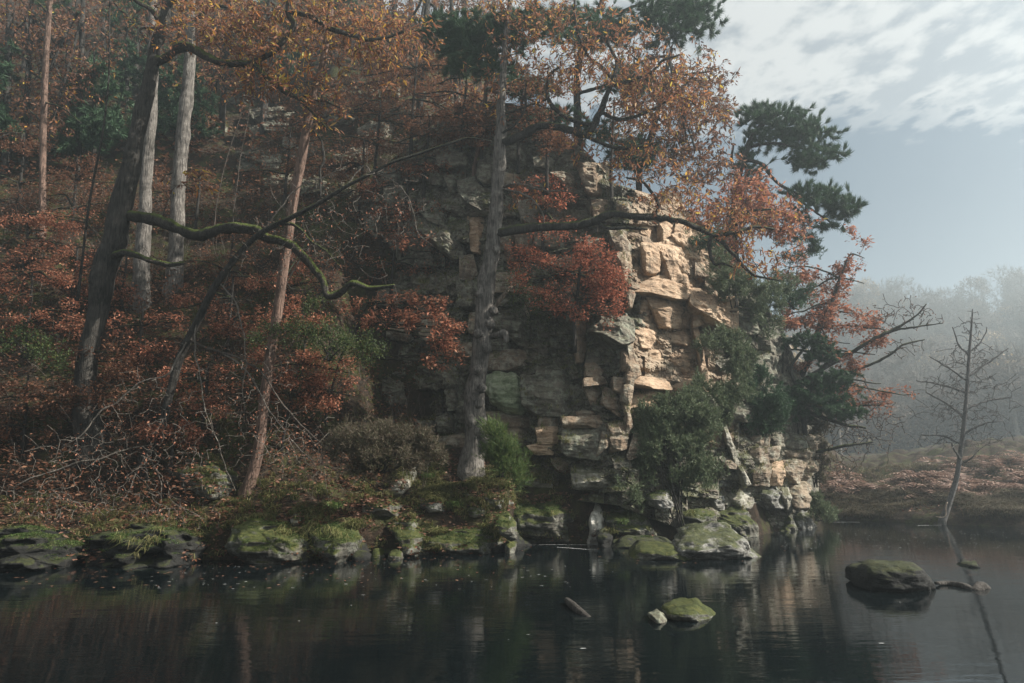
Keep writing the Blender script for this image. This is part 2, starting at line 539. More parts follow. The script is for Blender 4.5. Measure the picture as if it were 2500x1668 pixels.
PROF = [  # (x/y, [(distance behind the waterline, height) ...])
    (-1.6, [(-1, -.6), (.1, -.3), (.30, .1), (.5, .72), (1.7, 1.55), (3, 3.4), (6, 7.0), (9, 10.8), (15, 18.5), (30, 36), (45, 52), (60, 60), (110, 61)]),
    (-.42, [(-1, -.6), (.1, -.3), (.3, .1), (.5, .75), (1.7, 1.6), (3, 3.4), (6, 7.0), (9, 10.8), (15, 18.0), (30, 35), (45, 50), (60, 59), (110, 61)]),
    (-.26, [(-1, -.6), (.1, -.3), (.3, .1), (.5, .75), (1.6, 1.40), (3, 2.4), (5, 5.2), (8, 10.4), (12, 16.5), (20, 27), (40, 48), (60, 58), (110, 60)]),
    (-.18, [(-1, -.6), (.1, -.3), (.3, .1), (.5, .8), (1.5, 1.45), (3, 2.5), (5, 3.4), (7.6, 5), (8.6, 11), (11, 16.5), (20, 29), (30, 38), (40, 44), (110, 60)]),
    (-.05, [(-1, -.6), (.1, -.3), (.3, .1), (.45, .95), (.9, 1.6), (1.5, 1.9), (2.5, 2.3), (4, 2.8), (6.6, 3.2), (7.6, 13), (9, 15.0), (16, 23), (22, 29), (32, 36), (110, 42)]),
    (.10, [(-1, -.6), (.1, -.3), (.25, .15), (.42, 1.2), (.8, 1.75), (1.2, 2.05), (2.0, 2.3), (3.4, 2.3), (5.4, 2.6), (6.6, 13), (8, 13.6), (20, 14), (40, 13), (110, 10)]),
    (.18, [(-1, -.6), (.1, -.3), (.25, .1), (.45, 1.05), (.8, 1.6), (1.2, 1.9), (2.0, 2.15), (3.4, 2.3), (5.2, 2.6), (6.4, 11.5), (8, 12.4), (20, 12.5), (40, 11), (110, 9)]),
    (.30, [(-1, -.6), (.1, -.3), (.3, .05), (.8, .8), (1.6, 1.7), (3, 2.4), (5.6, 3.2), (7, 9.8), (9, 10.6), (20, 10.5), (40, 10), (110, 10)]),
    (.40, [(-1, -.6), (-.2, -.3), (.0, .10), (.6, .9), (1.5, 1.6), (3.2, 2.2), (4.4, 5.8), (6, 7), (9, 7.6), (20, 8), (40, 9), (120, 24), (190, 48), (240, 50)]),
    (.445, [(-1, -.6), (-.2, -.3), (.0, .02), (.8, .3), (1.7, .7), (3.0, 1.2), (4.4, 2.4), (6, 3.6), (9, 4.6), (20, 5), (100, 8), (135, 22), (190, 54), (240, 56)]),
    (.475, [(-1, -.6), (-.2, -.25), (.0, .02), (.8, .35), (1.7, .75), (3.0, 1.2), (5, 1.5), (9, 2.0), (20, 3), (100, 5), (135, 20), (190, 57), (240, 58)]),
    (.56, [(-1, -.6), (-.2, -.25), (.0, .12), (.3, .35), (1.5, .75), (2.5, 1.1), (5, 1.5), (9, 2.0), (20, 3.2), (100, 5), (135, 20), (190, 54), (240, 55)]),
    (.66, [(-1, -.6), (-.2, -.25), (.0, .22), (.3, .5), (1.5, .8), (2.5, 1.1), (5, 1.5), (9, 2.2), (20, 4), (100, 7), (135, 22), (190, 52), (240, 54)]),
    (1.6, [(-1, -.6), (-.2, -.25), (.0, .25), (.3, .5), (1.5, .8), (2.5, 1.1), (5, 1.5), (9, 2.6), (20, 5), (60, 12), (120, 28), (190, 52), (240, 54)]),
]
S_AX = np.unique(np.concatenate([[-1.0, -.6, -.3, -.15], np.arange(0, 2, .1), np.arange(2, 10, .16), np.arange(10, 24, .4), np.arange(24, 60, 1.0), np.arange(60, 241, 5)]))
T_AX = np.unique(np.concatenate([np.linspace(-1.6, -.8, 70), np.linspace(-.8, .8, 460), np.linspace(.8, 1.6, 60)]))
_pt = np.array([p[0] for p in PROF])
_pz = np.array([np.interp(S_AX, [a for a, _ in p[1]], [b for _, b in p[1]]) for p in PROF])
HT = np.empty((len(T_AX), len(S_AX)))
for j in range(len(S_AX)):
    HT[:, j] = np.interp(T_AX, _pt, _pz[:, j])
yy = np.interp(T_AX, SH_T, SH_Y)[:, None] + S_AX[None, :]
xx = T_AX[:, None] * yy
rough = np.clip(S_AX / 2.0, 0, 1)[None, :]
pq = np.stack([xx, yy, HT], -1)
HT = HT + rough * (0.34 * fbm(pq * 0.8, 4, 3) + .42 * np.clip(S_AX / 4, 0, 1)[None, :] * (np.abs(fbm(pq * .55, 3, 41)) * 2 - .5) + 0.55 * np.clip(S_AX / 8, 0, 1)[None, :] * fbm(pq * 0.22, 3, 9)) + 0.10 * np.clip((S_AX + .1) * 4, 0, 1)[None, :] * fbm(pq * 2.4, 4, 5)


def hz(x, y):
    """ground height"""
    x = np.asarray(x, float)
    y = np.asarray(y, float)
    t = np.clip(x / y, T_AX[0], T_AX[-1])
    s = np.clip(y - np.interp(t, SH_T, SH_Y), S_AX[0], S_AX[-1])
    i = np.clip(np.searchsorted(T_AX, t) - 1, 0, len(T_AX) - 2)
    j = np.clip(np.searchsorted(S_AX, s) - 1, 0, len(S_AX) - 2)
    a = (t - T_AX[i]) / (T_AX[i + 1] - T_AX[i])
    b = (s - S_AX[j]) / (S_AX[j + 1] - S_AX[j])
    return (HT[i, j] * (1 - a) + HT[i + 1, j] * a) * (1 - b) + (HT[i, j + 1] * (1 - a) + HT[i + 1, j + 1] * a) * b


_ds = np.arange(14.0, 260.0, 0.05)


def gD(u, v, default=None):
    """distance at which the line of sight through (u, v) meets the ground"""
    p = P(u, v, _ds)
    below = p[:, 2] < hz(p[:, 0], p[:, 1])
    if not below.any():
        return default
    return float(_ds[int(np.argmax(below))])


def ground_at(x, y, lift=0.0):
    return np.array([x, y, float(hz(x, y)) + lift])


nt, ns = HT.shape
Vg = np.stack([xx, yy, HT], -1).reshape(-1, 3)
ii = np.arange(nt - 1)[:, None] * ns + np.arange(ns - 1)[None, :]
Qg = np.stack([ii, ii + ns, ii + ns + 1, ii + 1], -1).reshape(-1, 4)
put('hillside_ground', mesh_data('hillside_ground', Vg, [Qg], M['ground']), kind='structure')

# river bed and water
def sheet(name, x0, x1, y0, y1, z, mat, kind):
    return put(name, mesh_data(name, [(x0, y0, z), (x1, y0, z), (x1, y1, z), (x0, y1, z)], [np.array([[0, 1, 2, 3]])], mat), kind=kind)


sheet('river_water', -300, 300, -11, 280, 0.0, M['water'], 'structure')

# ------------------------------------------------------------------ rocks
def poly_rs(pts, n):
    pts = np.asarray(pts, float)
    q = np.vstack([pts, pts[:1]])
    L = np.concatenate([[0], np.cumsum(np.hypot(*np.diff(q, axis=0).T))])
    s = np.linspace(0, L[-1], n, endpoint=False)
    return np.stack([np.interp(s, L, q[:, 0]), np.interp(s, L, q[:, 1])], 1)


_rk = [0]


def rock(name, poly, D, mat, parent=None, thick=1.0, yaw=0.0, pitch=0.0, chr_=None, top=None, rnd=0.022, amp=0.062, m=64, rings=17, grow_=1.17, cuts=2, smooth=False, **kw):
    """a stone whose outline follows poly (photo pixels) at distance D: a front of two or three
    planes (yaw/pitch lean it, chr_/top bevel its right and upper side), rounded rim, full back."""
    _rk[0] += 1
    sd_ = _rk[0] * 7
    rr = np.random.default_rng(sd_)
    c = poly_rs(poly, m)
    x_, y_ = c[:, 0], c[:, 1]
    if np.sum(x_ * np.roll(y_, -1) - y_ * np.roll(x_, -1)) > 0:
        c = c[::-1]
    cen = c.mean(0)
    c = cen + (c - cen) * grow_
    c = cen + 0.75 * (c - cen) + 0.25 * (0.5 * (np.roll(c, 1, 0) + np.roll(c, -1, 0)) - cen)
    mn, mx = c.min(0), c.max(0)
    size = (mx - mn)
    px = D / F
    if chr_ is None:
        chr_ = (rr.uniform(.42, .68), rr.uniform(.9, 1.7))
    if top is None:
        top = (rr.uniform(.25, .5), rr.uniform(.7, 1.6))
    fr = np.sqrt(np.linspace(0, 1, rings + 1))[1:]
    uv, off = [cen[None]], [np.zeros(1)]
    wmin = min(size) * px
    for f in fr:
        uv.append(cen + (c - cen) * f)
        e = np.clip((f - 1 + rnd * 2) / (rnd * 2), 0, 1)
        off.append(np.full(m, 0.5 * rnd * 2 * wmin * (1 - math.sqrt(max(0.0, 1 - e * e)))))
    uvA = np.concatenate(uv)
    oA = np.concatenate(off)
    fx = (uvA[:, 0] - mn[0]) / size[0]
    fy = (uvA[:, 1] - mn[1]) / size[1]
    w, h = size[0] * px, size[1] * px
    pln = yaw * (fx - .5) * w + pitch * (.5 - fy) * h
    pln = np.maximum(pln, pln + chr_[1] * (fx - chr_[0]) * w)
    pln = np.maximum(pln, pln + top[1] * (top[0] - fy) * h)
    for _ in range(cuts):       # broken corners
        an = rr.uniform(0, 2 * math.pi)
        sl_, of_ = rr.uniform(.5, 1.5), rr.uniform(.12, .38)
        pln = np.maximum(pln, pln.mean() * 0 + sl_ * ((fx - .5) * math.cos(an) + (fy - .5) * math.sin(an) - of_) * math.sqrt(w * h))
    front = P(uvA[:, 0], uvA[:, 1], D + pln + oA)
    # the back: rings that step away from the viewer and close in
    rim = front[-m:]
    V = [front]
    cen3 = rim.mean(0)
    back = []
    for q in (0.35, 0.7, 1.0):
        sc = 1 - 0.16 * q ** 2
        b = cen3 + (rim - cen3) * np.array([sc, 1, sc]) + np.array([0, thick * q, 0])
        back.append(b)
    V += back
    V.append(back[-1].mean(0)[None] + np.array([[0, .05, 0]]))
    V = np.concatenate(V)
    nF = 1 + rings * m
    jj = np.arange(m)
    j2 = (jj + 1) % m
    T = [np.stack([np.zeros(m, int), 1 + jj, 1 + j2], 1)]
    Q = []
    for r in range(rings - 1 + 3):
        a = 1 + r * m
        Q.append(np.stack([a + jj, a + j2, a + m + j2, a + m + jj], 1))
    last = 1 + (rings + 2) * m
    T.append(np.stack([last + j2, last + jj, np.full(m, len(V) - 1)], 1))
    # weathering: ledges along the beds, hollows, grain
    am = amp * min(2.2, max(.5, wmin))
    n1 = fbm(V * np.array([1.0, 1.0, 2.4]) * 1.4 + sd_, 4, sd_ % 91)
    n2 = fbm(V * np.array([2.0, 2.0, 9.0]) + sd_, 3, sd_ % 83)
    n3 = fbm(V * 5.5, 3, 7) + .9 * fbm(V * np.array([3.0, 3.0, .7]) + 5, 3, 13)
    out = unit(V - (cen3 + np.array([0, thick * .5, 0])))
    out[:nF] = unit(out[:nF] * 0.5 + np.array([0, -1.0, 0]))
    V = V + out * (am * 2.4 * n1 + am * 1.3 * n2 + am * 1.0 * n3)[:, None]
    base = V.mean(0)
    base[2] = V[:, 2].min()
    me = mesh_data(name, V - base, [np.concatenate(T), np.concatenate(Q)[:, ::-1]], mat, smooth)
    return put(name, me, parent, loc=tuple(base), **kw)


def Z(x0, y0, kx):
    return lambda pts: [(x0 + kx * x, y0 + kx * y) for x, y in pts]


Z4, Z7, Z3, Z5 = Z(1100, 700, .4464), Z(1450, 450, .3509), Z(900, 400, .3827), Z(1700, 700, .4464)
Z2, Z8, Z0 = Z(500, 800, .3955), Z(1700, 780, .3445), Z(0, 600, .5102)
Z6, Z9, Z1 = Z(1300, 1200, .5106), Z(550, 1180, .3191), Z(600, 0, .4464)


def face_D(u, v):
    d = np.interp(u, [850, 1000, 1130, 1300, 1450, 1520, 1560, 1600, 1750, 1850, 1930, 2010, 2060], [27.0, 26.0, 25.0, 24.0, 23.1, 22.75, 23.05, 23.7, 25.2, 26.4, 27.6, 29.2, 32])
    lo = np.clip((np.asarray(v, float) - 880) / 280, 0, 1)
    hi = np.clip((700 - np.asarray(v, float)) / 450, 0, 1)
    return d - 1.5 * lo + 2.2 * hi


# the cliff: one thing, a deeply recessed body with the stones that stand out of it
cliff = thing('sandstone_cliff', 'tall layered sandstone crag rising from the river, warm and sunlit on its right face', 'cliff', P(1500, 1200, 23.5))
cb = np.array(cliff.location)
us = np.linspace(855, 2005, 330)
vs = np.linspace(1, 0, 250)
v_top = np.interp(us, [855, 950, 1050, 1150, 1250, 1320, 1430, 1500, 1640, 1750, 1850, 1930, 1985, 2005], [500, 395, 310, 250, 252, 285, 368, 448, 490, 570, 700, 850, 985, 1110])
v_bot = np.interp(us, [855, 1000, 1130, 1300, 1500, 1650, 1800, 2000, 2040], [1140, 1165, 1185, 1215, 1235, 1290, 1310, 1305, 1290])
UU = np.repeat(us[:, None], len(vs), 1)
VV = v_top[:, None] + (v_bot - v_top)[:, None] * (1 - vs)[None, :]
pp = P(UU, VV, 25.0)
row = np.floor(VV / 62 + 0.8 * vnoise(pp * .25, 4))
blk = np.floor(UU / (70 + 40 * _h(row.astype(np.int64), row.astype(np.int64) * 0, row.astype(np.int64) * 0, 3)) + row * .37)
jit = _h(blk.astype(np.int64), row.astype(np.int64), row.astype(np.int64) * 0, 11)
DB = face_D(UU, VV) + .56 + .26 * jit + .70 * fbm(pp * np.array([.7, .7, 1.1]), 3, 21) + .12 * fbm(pp * np.array([2.5, 2.5, 9]), 3, 27)
DB[:, 0:3] += np.array([.2, .4, 1.5])[::-1][None, :] * 0
q_ = fbm(pp * np.array([.9, .9, 1.5]) + 7, 3, 33)
DB += .55 * (np.floor(q_ * 5) / 5) + .25 * (np.floor(fbm(pp * np.array([1.9, 1.9, 4.0]), 2, 35) * 4) / 4)
DB -= .26 * np.clip((UU + 30 * fbm(pp * 1.1, 3, 71) - 1500) / 60, 0, 1) * np.clip((1790 - UU) / 60, 0, 1) * np.clip((1090 - VV) / 60, 0, 1)
DB[:, -1] += 2.5
DB += 7 * np.clip((UU - 1915) / 90, 0, 1) ** 2
DB[-1, :] += 4
DB[-2, :] += 2
Vb = P(UU, VV, DB)
ns_ = len(vs)
ii = np.arange(len(us) - 1)[:, None] * ns_ + np.arange(ns_ - 1)[None, :]
Qb = np.stack([ii, ii + 1, ii + ns_ + 1, ii + ns_], -1).reshape(-1, 4)
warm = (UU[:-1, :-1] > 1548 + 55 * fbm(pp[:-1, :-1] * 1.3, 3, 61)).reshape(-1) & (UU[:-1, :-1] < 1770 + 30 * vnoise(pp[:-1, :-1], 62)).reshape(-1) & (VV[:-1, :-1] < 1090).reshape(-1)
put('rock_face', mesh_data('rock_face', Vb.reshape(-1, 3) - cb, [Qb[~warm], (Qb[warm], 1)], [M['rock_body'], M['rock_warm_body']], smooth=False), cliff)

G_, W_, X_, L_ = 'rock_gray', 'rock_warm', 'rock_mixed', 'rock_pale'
BL = [  # outline, material, set forward (m), extra
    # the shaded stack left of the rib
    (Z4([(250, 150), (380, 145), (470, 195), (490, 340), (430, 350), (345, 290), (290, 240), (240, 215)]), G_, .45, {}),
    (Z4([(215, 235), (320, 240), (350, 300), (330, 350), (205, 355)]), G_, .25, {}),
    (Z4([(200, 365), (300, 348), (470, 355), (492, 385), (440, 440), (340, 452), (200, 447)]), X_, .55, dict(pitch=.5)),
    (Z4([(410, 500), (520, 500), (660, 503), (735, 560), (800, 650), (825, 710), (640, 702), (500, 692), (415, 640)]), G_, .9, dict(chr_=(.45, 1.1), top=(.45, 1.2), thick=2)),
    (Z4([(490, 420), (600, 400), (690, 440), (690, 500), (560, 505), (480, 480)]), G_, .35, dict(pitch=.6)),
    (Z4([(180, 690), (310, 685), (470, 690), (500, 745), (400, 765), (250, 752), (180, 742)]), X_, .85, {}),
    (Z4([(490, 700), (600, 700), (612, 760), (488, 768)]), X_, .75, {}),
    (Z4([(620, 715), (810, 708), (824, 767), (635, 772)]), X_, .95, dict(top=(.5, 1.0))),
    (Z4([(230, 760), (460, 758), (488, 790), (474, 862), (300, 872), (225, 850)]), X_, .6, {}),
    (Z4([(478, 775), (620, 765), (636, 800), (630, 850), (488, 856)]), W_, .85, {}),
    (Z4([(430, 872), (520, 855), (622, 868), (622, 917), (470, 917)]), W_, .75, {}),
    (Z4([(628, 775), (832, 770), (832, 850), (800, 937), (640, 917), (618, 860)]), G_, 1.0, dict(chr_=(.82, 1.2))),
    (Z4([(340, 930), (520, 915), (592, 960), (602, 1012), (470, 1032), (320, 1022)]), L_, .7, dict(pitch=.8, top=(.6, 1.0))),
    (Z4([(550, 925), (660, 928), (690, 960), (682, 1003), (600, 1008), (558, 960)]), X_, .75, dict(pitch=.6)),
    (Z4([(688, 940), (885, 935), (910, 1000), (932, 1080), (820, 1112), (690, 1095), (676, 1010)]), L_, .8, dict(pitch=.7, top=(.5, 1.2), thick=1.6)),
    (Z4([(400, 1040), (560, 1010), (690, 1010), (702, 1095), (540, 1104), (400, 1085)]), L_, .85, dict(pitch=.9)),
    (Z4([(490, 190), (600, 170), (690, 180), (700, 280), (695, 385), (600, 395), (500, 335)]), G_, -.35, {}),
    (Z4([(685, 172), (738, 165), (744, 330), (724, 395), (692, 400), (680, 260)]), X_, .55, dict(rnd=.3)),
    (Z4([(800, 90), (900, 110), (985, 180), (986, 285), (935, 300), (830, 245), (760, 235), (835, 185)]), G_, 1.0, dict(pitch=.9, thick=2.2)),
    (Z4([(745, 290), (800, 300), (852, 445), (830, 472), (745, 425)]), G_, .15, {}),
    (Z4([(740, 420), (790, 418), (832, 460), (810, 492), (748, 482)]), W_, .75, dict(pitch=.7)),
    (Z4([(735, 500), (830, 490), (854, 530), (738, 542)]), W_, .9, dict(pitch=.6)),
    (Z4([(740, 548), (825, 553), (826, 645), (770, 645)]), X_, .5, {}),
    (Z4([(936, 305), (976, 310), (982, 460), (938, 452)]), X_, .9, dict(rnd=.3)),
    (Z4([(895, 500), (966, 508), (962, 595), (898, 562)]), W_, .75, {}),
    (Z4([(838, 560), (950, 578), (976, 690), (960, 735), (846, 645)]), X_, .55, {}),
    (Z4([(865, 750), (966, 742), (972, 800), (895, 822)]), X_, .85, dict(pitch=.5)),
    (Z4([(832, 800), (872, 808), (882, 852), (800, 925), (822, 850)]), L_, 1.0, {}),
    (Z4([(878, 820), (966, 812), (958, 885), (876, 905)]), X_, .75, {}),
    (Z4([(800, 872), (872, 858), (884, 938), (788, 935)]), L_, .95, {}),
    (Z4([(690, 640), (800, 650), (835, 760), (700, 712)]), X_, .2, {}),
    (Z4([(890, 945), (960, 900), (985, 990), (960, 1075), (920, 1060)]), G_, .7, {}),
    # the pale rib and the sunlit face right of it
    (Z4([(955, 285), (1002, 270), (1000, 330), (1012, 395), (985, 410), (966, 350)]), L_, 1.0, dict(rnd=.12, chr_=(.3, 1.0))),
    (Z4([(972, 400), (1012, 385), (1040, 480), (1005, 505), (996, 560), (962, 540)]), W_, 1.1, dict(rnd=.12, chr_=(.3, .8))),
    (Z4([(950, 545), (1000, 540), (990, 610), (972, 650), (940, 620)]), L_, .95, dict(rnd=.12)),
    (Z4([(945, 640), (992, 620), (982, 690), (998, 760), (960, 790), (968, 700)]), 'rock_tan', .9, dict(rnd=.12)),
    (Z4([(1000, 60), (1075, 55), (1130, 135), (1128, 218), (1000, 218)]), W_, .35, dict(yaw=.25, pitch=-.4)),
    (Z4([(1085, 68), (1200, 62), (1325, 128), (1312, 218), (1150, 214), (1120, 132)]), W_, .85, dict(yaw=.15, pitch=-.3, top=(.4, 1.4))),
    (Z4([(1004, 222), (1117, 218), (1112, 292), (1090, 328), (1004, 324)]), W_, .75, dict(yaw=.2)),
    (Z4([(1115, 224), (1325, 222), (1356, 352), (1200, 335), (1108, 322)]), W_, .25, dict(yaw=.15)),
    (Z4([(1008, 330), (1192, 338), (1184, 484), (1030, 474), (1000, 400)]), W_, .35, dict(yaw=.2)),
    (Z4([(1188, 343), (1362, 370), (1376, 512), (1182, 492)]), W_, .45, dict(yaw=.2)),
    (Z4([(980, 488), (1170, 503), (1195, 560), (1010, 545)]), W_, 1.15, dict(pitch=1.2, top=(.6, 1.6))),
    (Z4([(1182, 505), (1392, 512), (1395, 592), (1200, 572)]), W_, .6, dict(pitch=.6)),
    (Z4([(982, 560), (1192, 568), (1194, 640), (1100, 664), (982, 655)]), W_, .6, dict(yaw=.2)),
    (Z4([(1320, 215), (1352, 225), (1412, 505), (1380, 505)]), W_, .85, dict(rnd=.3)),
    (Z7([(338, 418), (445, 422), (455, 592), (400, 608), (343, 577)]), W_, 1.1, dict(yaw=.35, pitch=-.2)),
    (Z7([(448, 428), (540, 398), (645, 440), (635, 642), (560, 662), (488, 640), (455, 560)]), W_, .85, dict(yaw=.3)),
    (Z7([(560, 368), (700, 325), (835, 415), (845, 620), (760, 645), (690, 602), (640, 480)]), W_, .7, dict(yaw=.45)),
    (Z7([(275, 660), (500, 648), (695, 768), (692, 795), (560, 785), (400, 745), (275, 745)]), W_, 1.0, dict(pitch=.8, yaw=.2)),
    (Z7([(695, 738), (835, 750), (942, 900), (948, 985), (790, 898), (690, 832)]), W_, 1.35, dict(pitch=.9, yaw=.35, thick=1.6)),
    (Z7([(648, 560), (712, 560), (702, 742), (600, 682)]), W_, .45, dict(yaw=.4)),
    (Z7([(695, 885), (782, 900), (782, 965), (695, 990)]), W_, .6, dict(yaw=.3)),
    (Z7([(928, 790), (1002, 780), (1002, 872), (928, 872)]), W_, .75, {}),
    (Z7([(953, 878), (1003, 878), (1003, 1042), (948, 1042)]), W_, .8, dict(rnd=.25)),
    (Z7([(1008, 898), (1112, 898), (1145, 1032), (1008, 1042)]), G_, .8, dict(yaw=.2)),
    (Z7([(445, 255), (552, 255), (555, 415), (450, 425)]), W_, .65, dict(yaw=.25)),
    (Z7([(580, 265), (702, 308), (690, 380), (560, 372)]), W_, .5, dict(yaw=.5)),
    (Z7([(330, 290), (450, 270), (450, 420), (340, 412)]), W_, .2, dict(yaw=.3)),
    (Z7([(165, 118), (235, 128), (275, 212), (165, 203)]), L_, .7, {}),
    (Z7([(115, 328), (212, 318), (265, 482), (175, 485)]), L_, .8, dict(yaw=.3)),
    (Z7([(168, 488), (258, 488), (272, 690), (175, 645)]), W_, .8, dict(yaw=.3)),
    (Z7([(215, 680), (270, 700), (285, 760), (262, 850), (235, 840)]), 'rock_tan', .9, dict(rnd=.15)),
    (Z7([(470, 60), (600, 70), (640, 230), (480, 240)]), W_, .4, dict(yaw=.3)),
    # upper and left-hand crag
    (Z3([(330, 195), (470, 228), (540, 340), (510, 405), (380, 352), (325, 282)]), G_, .6, dict(pitch=.7)),
    (Z3([(300, 342), (500, 408), (592, 480), (604, 565), (540, 592), (450, 522), (310, 405)]), G_, .9, dict(pitch=.5, top=(.4, 1.3))),
    (Z3([(205, 410), (320, 405), (450, 528), (545, 600), (560, 645), (350, 645), (205, 622)]), G_, .4, {}),
    (Z3([(485, 80), (582, 60), (604, 180), (525, 184)]), G_, .6, {}),
    (Z3([(585, 108), (700, 88), (785, 190), (765, 305), (640, 245), (585, 182)]), G_, .95, dict(pitch=.6)),
    (Z3([(528, 318), (642, 308), (655, 425), (526, 425)]), 'rock_green', -.3, {}),
    (Z3([(640, 310), (722, 358), (748, 440), (744, 565), (660, 545), (638, 440)]), W_, .2, dict(amp=.14)),
    (Z3([(585, 598), (662, 588), (685, 702), (640, 745), (585, 722)]), X_, .5, {}),
    (Z3([(565, 768), (692, 748), (696, 885), (585, 905)]), G_, .6, {}),
    (Z3([(245, 38), (392, 28), (404, 102), (256, 114)]), G_, .5, {}),
    (Z3([(398, 40), (492, 58), (482, 134), (398, 124)]), G_, .4, {}),
    (Z3([(865, 58), (1012, 90), (982, 134), (866, 132)]), X_, .4, {}),
    (Z3([(955, 248), (1052, 228), (1114, 332), (1062, 374), (986, 352)]), L_, .5, {}),
    (Z3([(1010, 58), (1172, 58), (1164, 204), (1018, 194)]), G_, .1, {}),
    (Z3([(1175, 60), (1340, 60), (1394, 184), (1288, 174)]), X_, .65, dict(yaw=.5)),
    (Z3([(1340, 18), (1532, 0), (1544, 224), (1408, 184)]), X_, .5, dict(yaw=.4)),
    (Z3([(848, 450), (942, 458), (944, 604), (848, 604)]), X_, .3, {}),
    (Z3([(938, 440), (1072, 448), (1084, 524), (948, 534)]), X_, .35, {}),
    (Z3([(1130, 200), (1280, 190), (1330, 300), (1280, 380), (1140, 330)]), G_, .1, {}),
    (Z3([(1430, 240), (1570, 230), (1590, 330), (1450, 350)]), X_, .3, dict(yaw=.4)),
    (Z2([(890, 250), (1200, 240), (1450, 238), (1494, 430), (1482, 562), (1100, 574), (1050, 482), (890, 335)]), G_, .6, dict(thick=1.6, amp=.1)),
    (Z2([(1478, 240), (1622, 248), (1604, 484), (1535, 444), (1486, 392)]), G_, .7, {}),
    (Z2([(1490, 400), (1540, 440), (1590, 500), (1500, 510)]), G_, .5, {}),
    (Z2([(1305, 578), (1440, 578), (1434, 645), (1325, 655)]), G_, 1.1, {}),
    (Z2([(1440, 560), (1590, 505), (1590, 650), (1450, 640)]), G_, .5, {}),
    (Z1([(30, 600), (200, 585), (300, 640), (290, 665), (60, 650)]), G_, -99, {}),
    (Z1([(100, 670), (230, 660), (310, 690), (300, 720), (120, 715)]), G_, -99, {}),
    (Z1([(210, 760), (290, 755), (300, 840), (210, 850)]), G_, -99, {}),
    (Z1([(100, 860), (190, 850), (270, 890), (265, 950), (110, 940)]), G_, -99, {}),
    (Z1([(20, 690), (120, 700), (130, 790), (40, 800)]), G_, -99, {}),
] + [([(u_ + w_ * x_, v_ + h_ * y_) for x_, y_ in [(-1, -.5), (-.3, -1), (.6, -.9), (1, -.2), (.85, .8), (0, 1), (-.9, .7)]], 'rock_body', -99, dict(amp=.09))
     for u_, v_, w_, h_ in [(590, 255, 50, 22), (690, 300, 60, 26), (640, 395, 55, 30), (760, 370, 50, 24), (830, 300, 60, 30), (880, 400, 55, 34), (930, 330, 50, 28), (990, 290, 60, 26), (850, 470, 60, 36), (780, 460, 45, 28), (520, 330, 45, 22), (960, 240, 60, 22), (1060, 250, 60, 24), (700, 450, 50, 24), (880, 235, 50, 20)]] + [
    # right-hand foot of the cliff
    (Z8([(410, 1018), (528, 1014), (520, 1110), (512, 1172), (412, 1168)]), X_, .55, {}),
    (Z8([(530, 1018), (616, 1010), (618, 1110), (606, 1172), (514, 1168)]), W_, .6, {}),
    (Z8([(622, 1008), (760, 1010), (745, 1100), (730, 1150), (614, 1162)]), X_, .55, dict(yaw=.3)),
    (Z8([(762, 1008), (876, 1008), (860, 1070), (760, 1150), (740, 1120)]), X_, .3, dict(yaw=.4)),
    (Z8([(385, 925), (510, 915), (510, 1005), (400, 1010)]), X_, .5, {}),
    (Z8([(512, 910), (598, 898), (582, 975), (540, 1008), (512, 1002)]), X_, .5, {}),
    (Z8([(590, 930), (830, 905), (900, 915), (850, 1000), (580, 1008)]), X_, .3, dict(yaw=.3)),
    (Z8([(760, 820), (868, 825), (905, 915), (830, 960), (780, 900)]), X_, .4, dict(yaw=.4)),
    (Z8([(395, 830), (510, 820), (512, 905), (390, 915)]), X_, .3, {}),
    (Z8([(515, 820), (600, 820), (620, 895), (515, 900)]), G_, .3, {}),
    (Z8([(620, 830), (760, 830), (780, 905), (625, 925)]), G_, .2, {}),
    (Z8([(195, 760), (215, 765), (270, 900), (300, 1000), (315, 1062), (270, 1010), (215, 880)]), L_, .8, dict(rnd=.3)),
    (Z8([(300, 1045), (330, 1050), (385, 1165), (345, 1170)]), L_, .9, dict(rnd=.3)),
    (Z8([(135, 260), (235, 275), (245, 380), (200, 370), (150, 310)]), L_, .6, dict(yaw=.4)),
    (Z8([(255, 130), (340, 115), (375, 175), (310, 240), (255, 230)]), L_, .6, {}),
    (Z8([(120, 780), (205, 770), (250, 920), (180, 950), (120, 900)]), X_, .3, {}),
    (Z8([(150, 960), (230, 970), (300, 1060), (160, 1040)]), X_, .4, dict(pitch=.8)),
]
hero = np.array([np.mean(p_[0], 0) for p_ in BL])
hsz = np.array([max(np.ptp(np.array(p_[0])[:, 0]), np.ptp(np.array(p_[0])[:, 1])) for p_ in BL])
rb = np.random.default_rng(66)
tries = 0
added = []
